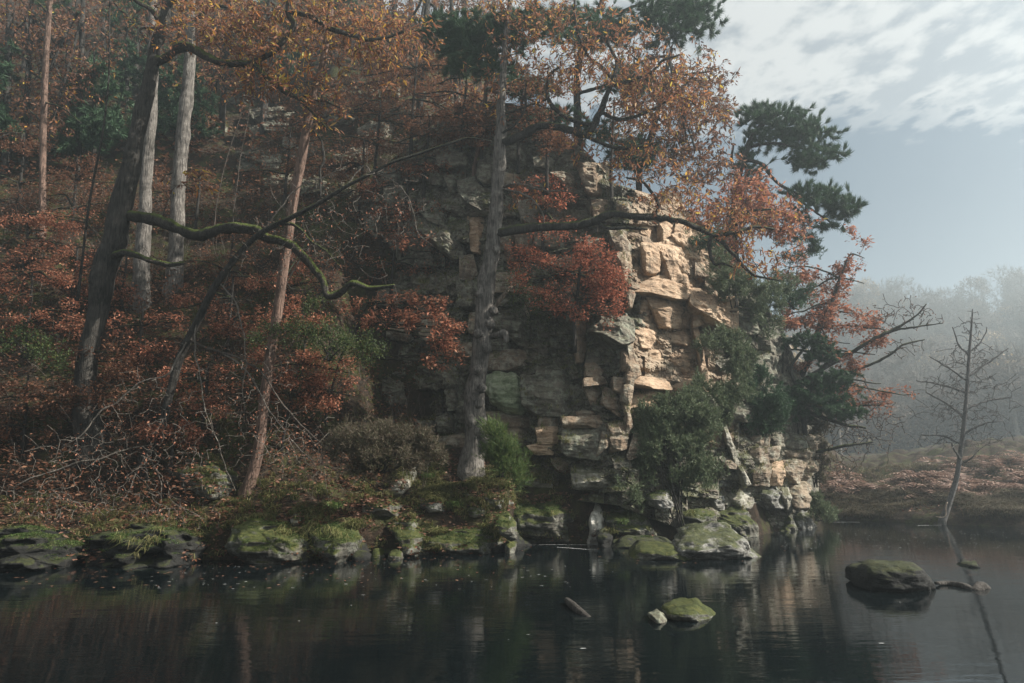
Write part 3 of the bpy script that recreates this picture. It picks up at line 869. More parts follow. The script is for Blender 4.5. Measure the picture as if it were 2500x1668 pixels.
while len(added) < 74 and tries < 4000:      # the lesser blocks of the broken beds
    tries += 1
    u, v = rb.uniform(890, 1985), rb.uniform(330, 1150)
    if v < np.interp(u, [890, 1100, 1300, 1500, 1640, 1750, 1850, 1985], [470, 340, 340, 480, 520, 620, 760, 990]) or (1545 < u < 1730 and v < 900):
        continue
    a_, b_ = rb.uniform(26, 62), rb.uniform(16, 40)
    if np.any(np.hypot(hero[:, 0] - u, hero[:, 1] - v) < hsz * .42 + a_ * .7) or any(math.hypot(x_ - u, (y_ - v) * 1.3) < a_ + q_ for x_, y_, q_ in added):
        continue
    added.append((u, v, a_ * .8))
    an = np.sort(rb.uniform(0, 2 * math.pi, 7))
    sx = rb.uniform(-.25, .25)
    pol = [(u + a_ * np.sign(math.cos(t_)) * abs(math.cos(t_)) ** .6 + sx * b_ * math.sin(t_), v + b_ * np.sign(math.sin(t_)) * abs(math.sin(t_)) ** .6) for t_ in an]
    if an[0] + 2 * math.pi - an[-1] > 1.9 or np.max(np.diff(an)) > 1.9:
        added.pop()
        continue
    BL.append((pol, G_ if rb.random() < .7 else X_, rb.uniform(.25, .7), dict(m=44, rings=11)))
for poly, mt, fwd, kw in BL:
    c = np.mean(poly, 0)
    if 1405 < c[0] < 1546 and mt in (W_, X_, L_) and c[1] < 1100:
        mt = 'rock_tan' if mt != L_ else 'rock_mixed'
    if fwd < -50:
        d = gD(c[0], c[1], 30.0) - .25
    else:
        d = float(face_D(c[0], c[1])) + .45 - fwd
    if 1150 < c[0] < 1525 and c[1] > 985 and fwd > -50:      # the lower courses step back above the bank
        d += .15 if c[1] < 1100 else .62
    if 1546 < c[0] < 1800:
        kw = dict(kw, yaw=kw.get('yaw', 0) + .40)
    o = rock('rock_block', poly, d, M[mt], **kw)
    o.parent = cliff
    o.location = Vector(o.location) - cliff.location

# ------------------------------------------------------------------ loose boulders
def boulder(label, poly, mat, D=None, water=False, group=None, cat='boulder', name='boulder', **kw):
    poly = [tuple(p) for p in poly]
    vmax = max(p[1] for p in poly)
    uc = np.mean([p[0] for p in poly])
    if D is None:
        D = float(W(uc, vmax)[1]) if water else gD(uc, vmax - 4, 22.0)
        if water:
            D = min(D, float(np.interp((uc - 1250) / F / cp, SH_T, SH_Y)) + .15)
    if water:      # carries on below the surface
        poly = [(u, v + (14 if v > vmax - 12 else 0)) for u, v in poly]
    kw.setdefault('pitch', .22 if water and vmax < 1400 else .5)
    kw.setdefault('top', (.45, 1.5))
    px = D / F
    w = (max(p[0] for p in poly) - min(p[0] for p in poly)) * px
    kw.setdefault('thick', max(.25, .7 * w))
    kw.setdefault('rnd', .24)
    kw.setdefault('grow_', 1.13 if vmax < 1400 else 1.0)
    kw.setdefault('cuts', 4)
    kw.setdefault('amp', .10)
    kw.setdefault('smooth', True)
    D = D - (.42 if water else .24) * min(w, 1.5) * (0 if vmax > 1400 else 1)
    return rock(name, poly, D, M[mat], label=label, cat=cat, group=group, **kw)


MO = 'mossy boulders along the river bank'
boulder('pale green algae covered boulder wedged upright in the cliff beside the tall trunk', Z4([(198, 505), (258, 476), (352, 474), (395, 512), (428, 645), (380, 684), (300, 675), (232, 622), (200, 565)]), 'rock_green', float(face_D(1235, 950)) - .45, chr_=(.7, .8), top=(.4, .8), thick=1.0, pitch=.2)
boulder('broad moss covered bank boulder carrying two white stones, at the dark left end', Z9([(60, 330), (230, 290), (420, 300), (560, 320), (630, 380), (642, 440), (625, 565), (380, 600), (180, 570), (40, 470)]), 'rock_moss', water=True, group=MO)
boulder('low black undercut ledge at the left edge of the bank', [(-140, 1330), (60, 1296), (200, 1300), (240, 1340), (230, 1378), (-140, 1384)], 'rock_wet_shade', water=True, group=MO, thick=1.2, amp=.2, m=90)
boulder('dark wet undercut ledge below the sweeping twigs, left of the broad mossy boulder', [(225, 1318), (330, 1290), (480, 1286), (560, 1310), (575, 1368), (230, 1376)], 'rock_wet_shade', water=True, group=MO, thick=1.2, amp=.2, m=90)
boulder('domed mossy boulder under the overhanging pale grass tuft', Z9([(630, 360), (700, 290), (900, 285), (990, 320), (1015, 440), (1010, 540), (900, 560), (770, 585), (650, 470)]), 'rock_moss', water=True, group=MO)
boulder('white lichened stone standing on the mossy bank, right one of the pair', Z9([(505, 260), (545, 236), (578, 265), (580, 325), (520, 335)]), 'rock_pale', group='white stones on the mossy bank')
boulder('white lichened stone lying on the mossy bank, left one of the pair', Z9([(385, 290), (430, 262), (455, 290), (450, 318), (390, 320)]), 'rock_pale', group='white stones on the mossy bank')
boulder('mossy ledge stone with a dark hollow at its left, midway along the bank', Z9([(1290, 300), (1440, 270), (1530, 310), (1560, 430), (1545, 525), (1380, 545), (1350, 450), (1240, 340)]), 'rock_moss', water=True, group=MO)
boulder('long low mossy bank ledge ending in a square corner above a foam line', Z9([(1560, 380), (1800, 345), (2060, 360), (2185, 370), (2185, 490), (2040, 520), (1780, 530), (1560, 500)]), 'rock_moss', water=True, group=MO, amp=.1)
boulder('tall mossy corner stone where the bank steps back, leaf litter on top', Z9([(2090, 270), (2160, 245), (2225, 310), (2230, 420), (2180, 440), (2100, 380)]), 'rock_moss', 18.9, group=MO)
boulder('square mossy stone with a white right side lying in leaf litter', Z9([(1500, 110), (1600, 75), (1700, 100), (1728, 160), (1700, 235), (1560, 225), (1505, 170)]), 'rock_slab', group='stones lying in the leaf litter')
boulder('gray mossy stone half hidden by grass left of the broom tuft', Z9([(1990, 90), (2080, 65), (2150, 80), (2180, 150), (2140, 200), (2010, 185)]), 'rock_slab', group='stones lying in the leaf litter')
boulder('low mossy hump strewn with leaves left of the square stone', Z9([(1060, 130), (1220, 100), (1350, 140), (1390, 210), (1330, 260), (1080, 240)]), 'rock_moss', group='stones lying in the leaf litter')
boulder('dull mossy hump at the tree side of the long ledge', Z9([(1830, 150), (1930, 125), (2000, 170), (2010, 240), (1900, 260), (1840, 210)]), 'rock_moss', group='stones lying in the leaf litter')
boulder('large green mossy rock left of the leaning red pine foot', Z0([(850, 1060), (1000, 1000), (1110, 1055), (1152, 1180), (1000, 1215), (850, 1190)]), 'rock_moss', gD(515, 1195, 19) - .3, group=MO, thick=1.5)
boulder('pale leaning rock below the heather bush', Z2([(1140, 990), (1290, 865), (1285, 960), (1195, 1045), (1080, 1015)]), 'rock_pale', gD(965, 1210, 20) - .1)
boulder('small pale cobble in the leaves above the square mossy stone', Z9([(1840, 85), (1865, 70), (1870, 100), (1845, 106)]), 'rock_pale', group='stones lying in the leaf litter')
boulder('broad dark green mossy ledge left of the white streaked stone', Z4([(370, 1205), (560, 1185), (770, 1190), (795, 1245), (775, 1378), (480, 1385), (360, 1340)]), 'rock_moss', water=True, group=MO, thick=1.8, top=(.3, 1.2))
boulder('upright stone with a bright white streak standing at the water edge', Z4([(788, 1170), (815, 1125), (858, 1112), (868, 1180), (850, 1250), (846, 1320), (858, 1394), (752, 1394), (772, 1330), (770, 1265), (792, 1215)]), 'rock_white', water=True, thick=.8, yaw=1.5, cuts=2)
boulder('mossy stone with a split crest right of the white streaked stone', Z4([(868, 1215), (980, 1200), (1090, 1285), (1112, 1365), (930, 1345), (862, 1290)]), 'rock_moss', float(W(1540, 1329)[1]) + .4, group=MO)
boulder('rounded dark stone under the big gorse bush, left of its stem', Z4([(1090, 1140), (1180, 1118), (1222, 1200), (1160, 1215), (1088, 1195)]), 'rock_slab', 21.6, group=MO)
boulder('big tilted slab with moss and white lichen lying in the river', [(1663, 1333), (1690, 1295), (1735, 1280), (1775, 1290), (1815, 1322), (1852, 1352), (1800, 1360), (1720, 1358), (1668, 1350)], 'rock_slab', water=True, thick=1.1, pitch=1.1, top=(.7, .9), rnd=.3, chr_=(.8, .4))
boulder('flat mossy shelf stone barely above water left of the tilted slab', [(1550, 1350), (1580, 1334), (1640, 1332), (1690, 1348), (1738, 1356), (1690, 1361), (1560, 1359)], 'rock_moss', water=True, pitch=1.5)
boulder('low dark wet stone just below the split crest stone', [(1490, 1330), (1540, 1312), (1620, 1314), (1650, 1326), (1600, 1332)], 'rock_wet_shade', water=True, pitch=1.4)
boulder('long sloping moss backed boulder behind the tilted slab', Z8([(120, 1345), (300, 1350), (390, 1400), (440, 1520), (300, 1540), (180, 1470)]), 'rock_moss', water=True, group=MO, thick=1.5)
boulder('dark mossy boulder left of the sloping moss backed one', Z8([(-110, 1360), (30, 1345), (110, 1365), (138, 1440), (60, 1460), (-110, 1440)]), 'rock_moss', 23.0, group=MO)
RS = 'stones stacked at the foot of the far cliff end'
boulder('white faced squarish stone with a mossy right edge in the lower stack', Z8([(210, 1190), (300, 1180), (425, 1190), (434, 1290), (400, 1335), (280, 1352), (222, 1300)]), 'rock_pale', 24.8, group=RS)
boulder('gray green stone next left of the white faced squarish one', Z8([(20, 1190), (160, 1178), (205, 1210), (215, 1310), (190, 1345), (30, 1340)]), 'rock_slab', 24.2, group=RS)
boulder('squarish mossy stone next right of the white faced one', Z8([(436, 1185), (590, 1172), (632, 1240), (615, 1330), (500, 1350), (434, 1310)]), 'rock_slab', 25.4, group=RS)
boulder('narrow white streaked stone between mossy block and pink column', Z8([(595, 1180), (650, 1172), (668, 1240), (680, 1330), (640, 1350), (618, 1290)]), 'rock_pale', 25.7, group=RS)
boulder('pinkish knob headed column stone at the cliff end', Z8([(665, 1170), (770, 1155), (808, 1200), (795, 1240), (790, 1335), (720, 1345), (678, 1290)]), 'rock_mixed', 26.0, group=RS)
boulder('rounded lichened stone at the upper left of the stack', Z8([(90, 1040), (140, 1030), (210, 1080), (242, 1150), (225, 1178), (80, 1180)]), 'rock_slab', 24.7, group=RS)
boulder('small rounded stone right of the rounded lichened one', Z8([(205, 1070), (300, 1062), (340, 1110), (345, 1170), (240, 1178)]), 'rock_slab', 25.0, group=RS)
boulder('gray upright stone at the water between moss backed boulders', Z8([(430, 1350), (510, 1340), (540, 1390), (543, 1490), (430, 1492)]), 'rock_slab', water=True, group=RS)
boulder('dark mossy wedge stone at the water right of the gray upright one', Z8([(540, 1370), (610, 1350), (680, 1410), (722, 1490), (545, 1490)]), 'rock_moss', water=True, group=RS)
boulder('pale sloping last stone of the cliff foot', Z8([(630, 1360), (780, 1352), (800, 1395), (856, 1460), (730, 1475), (690, 1420)]), 'rock_slab', water=True, group=RS)
boulder('largest mossy boulder standing alone in the river at right', Z6([(1588, 400), (1600, 362), (1680, 340), (1820, 338), (1892, 388), (1932, 448), (1905, 470), (1760, 486), (1650, 476), (1580, 458)]), 'rock_wet_shade', water=True, thick=1.0, pitch=.2, top=(.3, .9), chr_=(.75, .7), rnd=.3)
boulder('mid river mossy stone with a pointed top', Z6([(640, 590), (690, 550), (758, 534), (850, 556), (935, 602), (880, 620), (760, 625), (650, 608)]), 'rock_moss', water=True, pitch=.7)
boulder('small gray brown stone touching the pointed mossy one', Z6([(570, 592), (610, 570), (648, 600), (642, 625), (610, 632)]), 'rock_gray', water=True)
boulder('flat dark stone with a pale wet tail far right in the river', Z6([(2082, 346), (2118, 332), (2150, 342), (2200, 344), (2234, 350), (2100, 357)]), 'rock_wet_shade', water=True, pitch=1.2)


SW = 'small stones wedged along the waterline'
rw = np.random.default_rng(90)
ORD = ['first', 'second', 'third', 'fourth', 'fifth', 'sixth', 'seventh', 'eighth', 'ninth', 'tenth', 'eleventh', 'twelfth', 'thirteenth', 'fourteenth', 'fifteenth', 'sixteenth', 'seventeenth', 'eighteenth', 'nineteenth']
wst = []
for u0, n0 in [(890, 3), (970, 3), (1210, 2), (1270, 3), (1500, 3), (1560, 2)]:
    for _ in range(n0):
        u = u0 + rw.uniform(-45, 45)
        vw = float(np.interp(u, [a for a, _ in SHORE], [b for _, b in SHORE])) + rw.uniform(-6, 9)
        a_, b_ = rw.uniform(10, 30), rw.uniform(8, 22)
        pol = [(u + a_ * math.cos(t_) * rw.uniform(.8, 1.15), vw - b_ * .7 + b_ * math.sin(t_) * rw.uniform(.8, 1.1)) for t_ in np.linspace(0, 2 * math.pi, 8, endpoint=False)]
        wst.append((u, pol))
wst.sort(key=lambda a_: a_[0])
for i_, (u, pol) in enumerate(wst):
        boulder('small dark stone wedged along the waterline between bank boulders, %s of them from the left' % ORD[i_], pol, rw.choice(['rock_moss', 'rock_wet_shade', 'rock_wet_shade']), water=True, group=SW, cat='stone', name='stone', m=30, rings=8)


def stick(name, label, cat, pts, rad, mat, sides=10, rough=.25, group=None, parts=None):
    pts = np.asarray(pts, float)
    q, r = resample(pts, rad, .06)
    a = Acc()
    tube(a, q, r, sides, rough, seed=len(pts) + 3)
    return put(name, a.mesh(name, mat, q[0]), label=label, cat=cat, group=group, loc=tuple(q[0]))


p = [W(1300 + .5106 * x, 1200 + .5106 * y) for x, y in [(1930, 452), (1990, 448), (2060, 458), (2110, 470), (2150, 464), (2192, 462)]]
p = [q + np.array([0, 0, dz]) for q, dz in zip(p, [.05, .03, .02, -.02, .04, -.05])]
stick('drift_log', 'dark sodden log lying in the water right of the largest mossy boulder', 'log', p, [.03, .055, .07, .075, .10, .03], M['dead_wood'])
p = [W(1385, 1476) + np.array([0, .1, .05]), W(1398, 1486) + np.array([0, 0, .05]), W(1420, 1498), W(1446, 1508) - np.array([0, 0, .06])]
stick('drift_log', 'short wet log stub poking out of the dark water at centre', 'log', p, [.05, .07, .07, .05], M['dead_wood'])

# foam lines along the shore, and scattered flecks
foam = Acc()
for ln in [[(790, 1369), (830, 1367), (875, 1360), (905, 1356)], [(905, 1355), (960, 1354)], [(972, 1354), (1045, 1350)], [(1118, 1350), (1200, 1345), (1246, 1342)],
           [(1249, 1331), (1330, 1330), (1450, 1329), (1478, 1322)], [(1490, 1329), (1580, 1331), (1656, 1331)], [(1360, 1336), (1455, 1343)], [(1546, 1355), (1640, 1360), (1745, 1363)],
           [(1805, 1311), (1853, 1311)], [(1860, 1294), (1890, 1294)], [(1900, 1294), (1950, 1293)], [(1955, 1287), (1998, 1284)], [(1575, 1318), (1600, 1312), (1650, 1314)],
           [(2030, 1275), (2100, 1275)], [(2240, 1283), (2300, 1282)]]:
    q, _ = resample([W(u, v, .012) for u, v in ln], np.ones(len(ln)), .15)
    wd = (.017 + .016 * vnoise(q * 1.7, 5))[:, None] * np.array([[0, 1, 0]])
    n = len(q)
    q = q + .03 * np.stack([vnoise(q * 3, 8) * 0, vnoise(q * 3, 9), vnoise(q * 3, 9) * 0], 1)
    foam.add(np.concatenate([q - wd, q + wd]), None, np.stack([np.arange(n - 1), np.arange(1, n), n + np.arange(1, n), n + np.arange(n - 1)], 1))
cu = np.concatenate([R.uniform(350, 1500, 80), R.uniform(1900, 2500, 260), R.uniform(500, 2300, 14)])
cv = np.concatenate([R.uniform(1372, 1440, 80), R.uniform(1290, 1340, 260), R.uniform(1400, 1600, 14)])
cp3 = W(cu, cv, .01)
keep = cp3[:, 1] < np.interp(cp3[:, 0] / cp3[:, 1], SH_T, SH_Y) - .4
cp3 = cp3[keep]
th = np.arange(6) / 6 * 2 * math.pi
for c in cp3:
    a_, b_ = R.uniform(.010, .045), R.uniform(.004, .012)
    foam.add(c + np.stack([np.cos(th) * a_, np.sin(th) * b_, th * 0], 1) * R.uniform(.7, 1.2, (6, 1)), np.array([[0, 1, 2], [0, 2, 3], [0, 3, 4], [0, 4, 5]]))
put('foam_flecks', foam.mesh('foam_flecks', M['foam']), kind='stuff')

# ------------------------------------------------------------------ mist in the valley
hb = np.array([(x, y, z) for z in (-1.6, 80.0) for y in (-12.0, 290.0) for x in (-460.0, 460.0)])
hf = np.array([[0, 2, 3, 1], [4, 5, 7, 6], [0, 1, 5, 4], [2, 6, 7, 3], [0, 4, 6, 2], [1, 3, 7, 5]])
m, k, out = new_mat('valley_mist')
pv = k.n('ShaderNodeVolumePrincipled')
pv.inputs['Color'].default_value = (.70, .82, .88, 1)
pv.inputs['Density'].default_value = HAZE
pv.inputs['Anisotropy'].default_value = .56
k.t.links.new(pv.outputs[0], out.inputs['Volume'])
put('haze', mesh_data('haze', hb, [hf], m, False), kind='stuff')

# ------------------------------------------------------------------ plants: growing twigs, leaves, needles, grass
def px_path(pts, D):
    """[(u, v, radius in photo px[, extra distance])] -> world points and radii"""
    a = np.array([[p[0], p[1], p[2], p[3] if len(p) > 3 else 0.0] for p in pts], float)
    d = D + a[:, 3]
    return P(a[:, 0], a[:, 1], d), a[:, 2] * d / F


def blob(u, v, ru, rv, D, rd, n, r=None, shell=.45):
    """n points spread through an ellipsoid given in photo px and metres of depth"""
    r = r or R
    q = unit(r.normal(size=(n, 3))) * (r.uniform(shell ** 3, 1, (n, 1)) ** (1 / 3.0)) * (.55 + .75 * r.random((n, 1)) ** 1.3)
    return P(u + q[:, 0] * ru, v + q[:, 1] * rv, D + q[:, 2] * rd)


def grow(nodes, nr, targets, rng, rmin=.004, bend=.12, lift=.10, kmax=8, rk=.010, limit=400000):
    """twigs reach from the nearest wood to each target, each new twig becoming wood itself"""
    d0 = np.array([np.min(np.sum((nodes - t) ** 2, 1)) for t in targets])
    tubes = []
    cap = len(nodes) + len(targets) * 7 + 10
    N = np.empty((cap, 3))
    NR = np.empty(cap)
    n = len(nodes)
    N[:n] = nodes
    NR[:n] = nr
    for t in targets[np.argsort(d0)]:
        dd = np.sum((N[:n] - t) ** 2, 1)
        j = int(np.argmin(dd))
        L = math.sqrt(dd[j])
        if L < .04:
            continue
        a = N[j]
        k = int(np.clip(L / .16, 3, kmax))
        mid = (a + t) / 2 + rng.normal(size=3) * L * bend + np.array([0, 0, lift * L])
        s = np.linspace(0, 1, k)[:, None]
        q = a * (1 - s) ** 2 + 2 * mid * s * (1 - s) + t * s ** 2
        q[1:-1] += rng.normal(size=(k - 2, 3)) * L * .025
        r0 = min(NR[j] * .75, rmin + rk * L)
        rr = np.linspace(max(r0, rmin), rmin, k)
        tubes.append((q, rr))
        N[n:n + k - 1] = q[1:]
        NR[n:n + k - 1] = rr[1:]
        n += k - 1
    return tubes


def twig_mesh(name, tubes, mat, org, sides=4):
    a = Acc()
    for q, r in tubes:
        tube(a, q, r, sides, cap=False)
    return a.mesh(name, mat, org)


def leaves_geo(pos, axis, nrm, L, Wd, fold=.25, pts=6):
    """folded leaves; pts 4: kite of two triangles, 6: pointed oval"""
    axis = unit(axis)
    side = unit(np.cross(axis, nrm))
    nn = np.cross(side, axis)
    L = np.asarray(L)[:, None]
    Wd = np.asarray(Wd)[:, None]
    n = len(pos)
    if pts == 4:
        V = np.stack([pos, pos + axis * L * .45 + side * Wd + nn * Wd * fold, pos + axis * L, pos + axis * L * .45 - side * Wd + nn * Wd * fold], 1)
        f = np.array([[0, 1, 2], [0, 2, 3]])
    else:
        tipd = -nn * L * .10
        V = np.stack([pos, pos + axis * L * .28 + side * Wd * .85 + nn * Wd * fold, pos + axis * L * .65 + side * Wd * .75 + nn * Wd * fold + tipd * .4,
                      pos + axis * L + tipd, pos + axis * L * .65 - side * Wd * .75 + nn * Wd * fold + tipd * .4, pos + axis * L * .28 - side * Wd * .85 + nn * Wd * fold], 1)
        f = np.array([[0, 1, 2], [0, 2, 3], [0, 3, 4], [0, 4, 5]])
    T = (f[None] + (np.arange(n) * pts)[:, None, None]).reshape(-1, 3)
    return V.reshape(-1, 3), T


def leaf_points(tubes, per, rng, spread=.07, last=.65):
    pos, dr = [], []
    for q, r in tubes:
        k = len(q)
        s = rng.uniform(1 - last, 1, per) * (k - 1)
        i = np.minimum(s.astype(int), k - 2)
        f = (s - i)[:, None]
        pos.append(q[i] * (1 - f) + q[i + 1] * f)
        dr.append(unit(q[i + 1] - q[i]))
    pos = np.concatenate(pos)
    return pos + rng.normal(size=pos.shape) * spread, np.concatenate(dr)


_leaf_cache = {}


def lone_leaves(parent, pos, axis, nrm, L, Wd, mats, rng):
    """large leaves one by one: parts of the tree that share a few leaf meshes"""
    org = np.array(parent.location)
    axis = unit(axis)
    side = unit(np.cross(axis, nrm))
    nn = np.cross(side, axis)
    for i in range(len(pos)):
        mt = mats[rng.integers(len(mats))]
        key = mt.name
        if key not in _leaf_cache:
            V, T = leaves_geo(np.zeros((1, 3)), np.array([[0, 1.0, 0]]), np.array([[0, 0, 1.0]]), [1.0], [.17])
            _leaf_cache[key] = mesh_data('leaf', V, [T], mt)
        o = bpy.data.objects.new('leaf', _leaf_cache[key])
        COL.objects.link(o)
        o.parent = parent
        mtx = Matrix(((side[i][0], axis[i][0], nn[i][0]), (side[i][1], axis[i][1], nn[i][1]), (side[i][2], axis[i][2], nn[i][2]))).to_4x4()
        mtx = mtx @ Matrix.Diagonal((Wd[i] / .17, L[i], L[i], 1))
        mtx.translation = Vector(pos[i] - org)
        o.matrix_local = mtx


def solid_leaf(name, c):
    m, k, out = new_mat(name)
    b = k.n('ShaderNodeBsdfPrincipled')
    pos = k.n('ShaderNodeNewGeometry').outputs['Position']
    k.set(b.inputs['Base Color'], k.mix(k.noise(pos, 6, 3), c, tuple(x * .6 for x in c)))
    b.inputs['Roughness'].default_value = .6
    tr = k.n('ShaderNodeBsdfTranslucent')
    tr.inputs[0].default_value = (*c, 1)
    mx = k.n('ShaderNodeMixShader')
    mx.inputs[0].default_value = .35
    k.t.links.new(b.outputs[0], mx.inputs[1])
    k.t.links.new(tr.outputs[0], mx.inputs[2])
    k.t.links.new(mx.outputs[0], out.inputs[0])
    return m


ONE_YELLOW = [solid_leaf('golden_leaf', (.74, .46, .07)), solid_leaf('amber_leaf', (.66, .28, .06)), solid_leaf('lime_yellow_leaf', (.62, .56, .11)), solid_leaf('orange_leaf', (.54, .18, .05))]
ONE_RUSSET = [solid_leaf('russet_leaf', (.32, .12, .045)), solid_leaf('tan_leaf', (.40, .19, .075)), solid_leaf('rust_red_leaf', (.27, .085, .035)), solid_leaf('dull_gold_leaf', (.45, .25, .06))]


def tufts(pos, dirs, n, L, Wd, spread, rng, up=.15, jit=.02):
    """needle or shoot tufts: n thin blades fanned about each direction"""
    m_ = len(pos)
    d = unit(np.repeat(unit(dirs), n, 0) + rng.normal(size=(m_ * n, 3)) * spread + np.array([0, 0, up]))
    p = np.repeat(pos, n, 0) + rng.normal(size=(m_ * n, 3)) * jit
    side = unit(np.cross(d, rng.normal(size=d.shape)))
    LL = (L * rng.uniform(.65, 1.2, m_ * n))[:, None]
    V = np.stack([p - side * Wd, p + side * Wd, p + d * LL], 1).reshape(-1, 3)
    return V, np.arange(m_ * n * 3).reshape(-1, 3)


def tree(name, label, cat, D, trunk, branches=(), blobs=(), bark='bark_gray', bbark='bark_branch', twig='twig', leaf=None, per=8, L=.2, Wd=.03,
         droop=.5, flat=0.0, rmin=.0085, rk=.012, seed=1, group=None, flare=1.0, rough=.28, needles=None, single=0, single_mats=None, single_box=None, lift=.1,
         sides=4, leaf2=None, spread=.07, tl=4, bend=.12, last=.65, mul=1.0, side=0):
    rng = np.random.default_rng(seed)
    pts, rad = px_path(trunk, D)
    base = pts[0].copy()
    root = thing(name, label, cat, base, group)
    q, r = resample(pts, rad, .09)
    if flare:
        s = np.linalg.norm(q - q[0], axis=1)
        r = r * (1 + .28 * flare * np.exp(-s / .30))
    # the foot goes on down into the ground
    dn = min(max(.7, base[2] - float(hz(base[0], base[1])) + .6), 1.2)
    k_ = max(3, int(dn / .15))
    ext = np.stack([q[0] - np.array([0, 0, dn * (1 - i / k_)]) for i in range(k_)])
    q = np.concatenate([ext, q])
    r = np.concatenate([np.full(k_, r[0]) * np.linspace(1.12, 1.0, k_), r])
    a = Acc()
    tube(a, q, r, 22 if rad.max() > .1 else 10, rough, seed)
    put('trunk', a.mesh('trunk', M[bark], base), root)
    nodes, nr = [q], [r]
    for b in branches:
        if isinstance(b, tuple):
            b, bm = b
        else:
            bm = bbark
        bp, br = px_path(b, D)
        bq, brr = resample(bp, br, .07)
        bq = bq + .022 * np.stack([vnoise(bq * 5 + 3, seed), vnoise(bq * 5 + 9, seed), vnoise(bq * 5 + 31, seed)], 1) + .05 * np.stack([vnoise(bq * 2 + 3, seed), vnoise(bq * 2 + 9, seed), vnoise(bq * 2 + 31, seed)], 1) * np.linspace(0, 1, len(bq))[:, None]
        a = Acc()
        tube(a, bq, brr * (1 + .16 * vnoise(bq * 4.3 + 50, seed)), 12, .5, seed + 3)
        put('branch', a.mesh('branch', M[bm], base), root)
        nodes.append(bq)
        nr.append(brr)
    if not blobs:
        return root
    nodes_l, nr_l = nodes, nr
    nodes, nr = np.concatenate(nodes), np.concatenate(nr)
    # leave out the lowest wood, so that twigs start from crown wood
    tg = np.concatenate([blob(*b[:6], int(b[6] * mul), r=rng) for b in blobs])
    ok = nodes[:, 2] > base[2] + .15 * (tg[:, 2].max() - base[2])
    tubes = grow(nodes[ok], nr[ok], tg, rng, rmin, bend, lift, rk=rk)
    bare = []
    if side and len(branches):
        bn = [x_ for x_ in nodes_l[1:]]
        src = np.concatenate(bn)
        k_ = rng.integers(0, len(src), side)
        ends_ = src[k_] + unit(rng.normal(size=(side, 3)) + np.array([0, 0, .5])) * rng.uniform(.18, .8, (side, 1))
        bare = grow(src, np.concatenate(nr_l[1:]), ends_, rng, rmin * .85, .2, .12, rk=.010)
    put('twigs', twig_mesh('twigs', tubes + bare, M[twig], base, sides), root, kind='stuff')
    if needles:
        npos, nd = leaf_points(tubes, needles['per'], rng, .02, needles.get('last', .5))
        V, T = tufts(npos, nd, needles['n'], needles['L'], needles['W'], needles['spread'], rng, needles.get('up', .25))
        put('needles', mesh_data('needles', V - base, [T], M[needles['mat']], False), root, kind='stuff')
    if leaf:
        pos, dr = leaf_points(tubes, per, rng, spread, last)
        n = len(pos)
        ax = unit(dr * .5 + rng.normal(size=(n, 3)) * .55 + np.array([0, 0, -droop]))
        nn = unit(rng.normal(size=(n, 3)) * (1 - flat) + np.array([0, 0, 1.0]) * (.3 + 2 * flat))
        if flat:
            ax = unit(ax * np.array([1, 1, 1 - .7 * flat]))
        sz = rng.uniform(.45, 1.25, n)
        LL = L * sz
        WW = Wd * sz * rng.uniform(.7, 1.2, n)
        pick = np.zeros(n, bool)
        if single:
            key = pos[:, 1] + rng.uniform(0, 1.5, n)
            if single_box is not None:
                dd = P(single_box[0], single_box[1], D)
                key = np.linalg.norm(pos - dd, axis=1)
            pick[np.argsort(key)[:single]] = True
            lone_leaves(root, pos[pick], ax[pick], nn[pick], LL[pick], WW[pick], single_mats, rng)
        rest = ~pick
        if leaf2 is not None:
            two = rest & (rng.random(n) < leaf2[1])
            V, T = leaves_geo(pos[two], ax[two], nn[two], LL[two], WW[two], pts=tl)
            put('foliage', mesh_data('foliage', V - base, [T], M[leaf2[0]], False), root, kind='stuff')
            rest = rest & ~two
        V, T = leaves_geo(pos[rest], ax[rest], nn[rest], LL[rest], WW[rest], pts=tl)
        put('foliage', mesh_data('foliage', V - base, [T], M[leaf], False), root, kind='stuff')
    return root


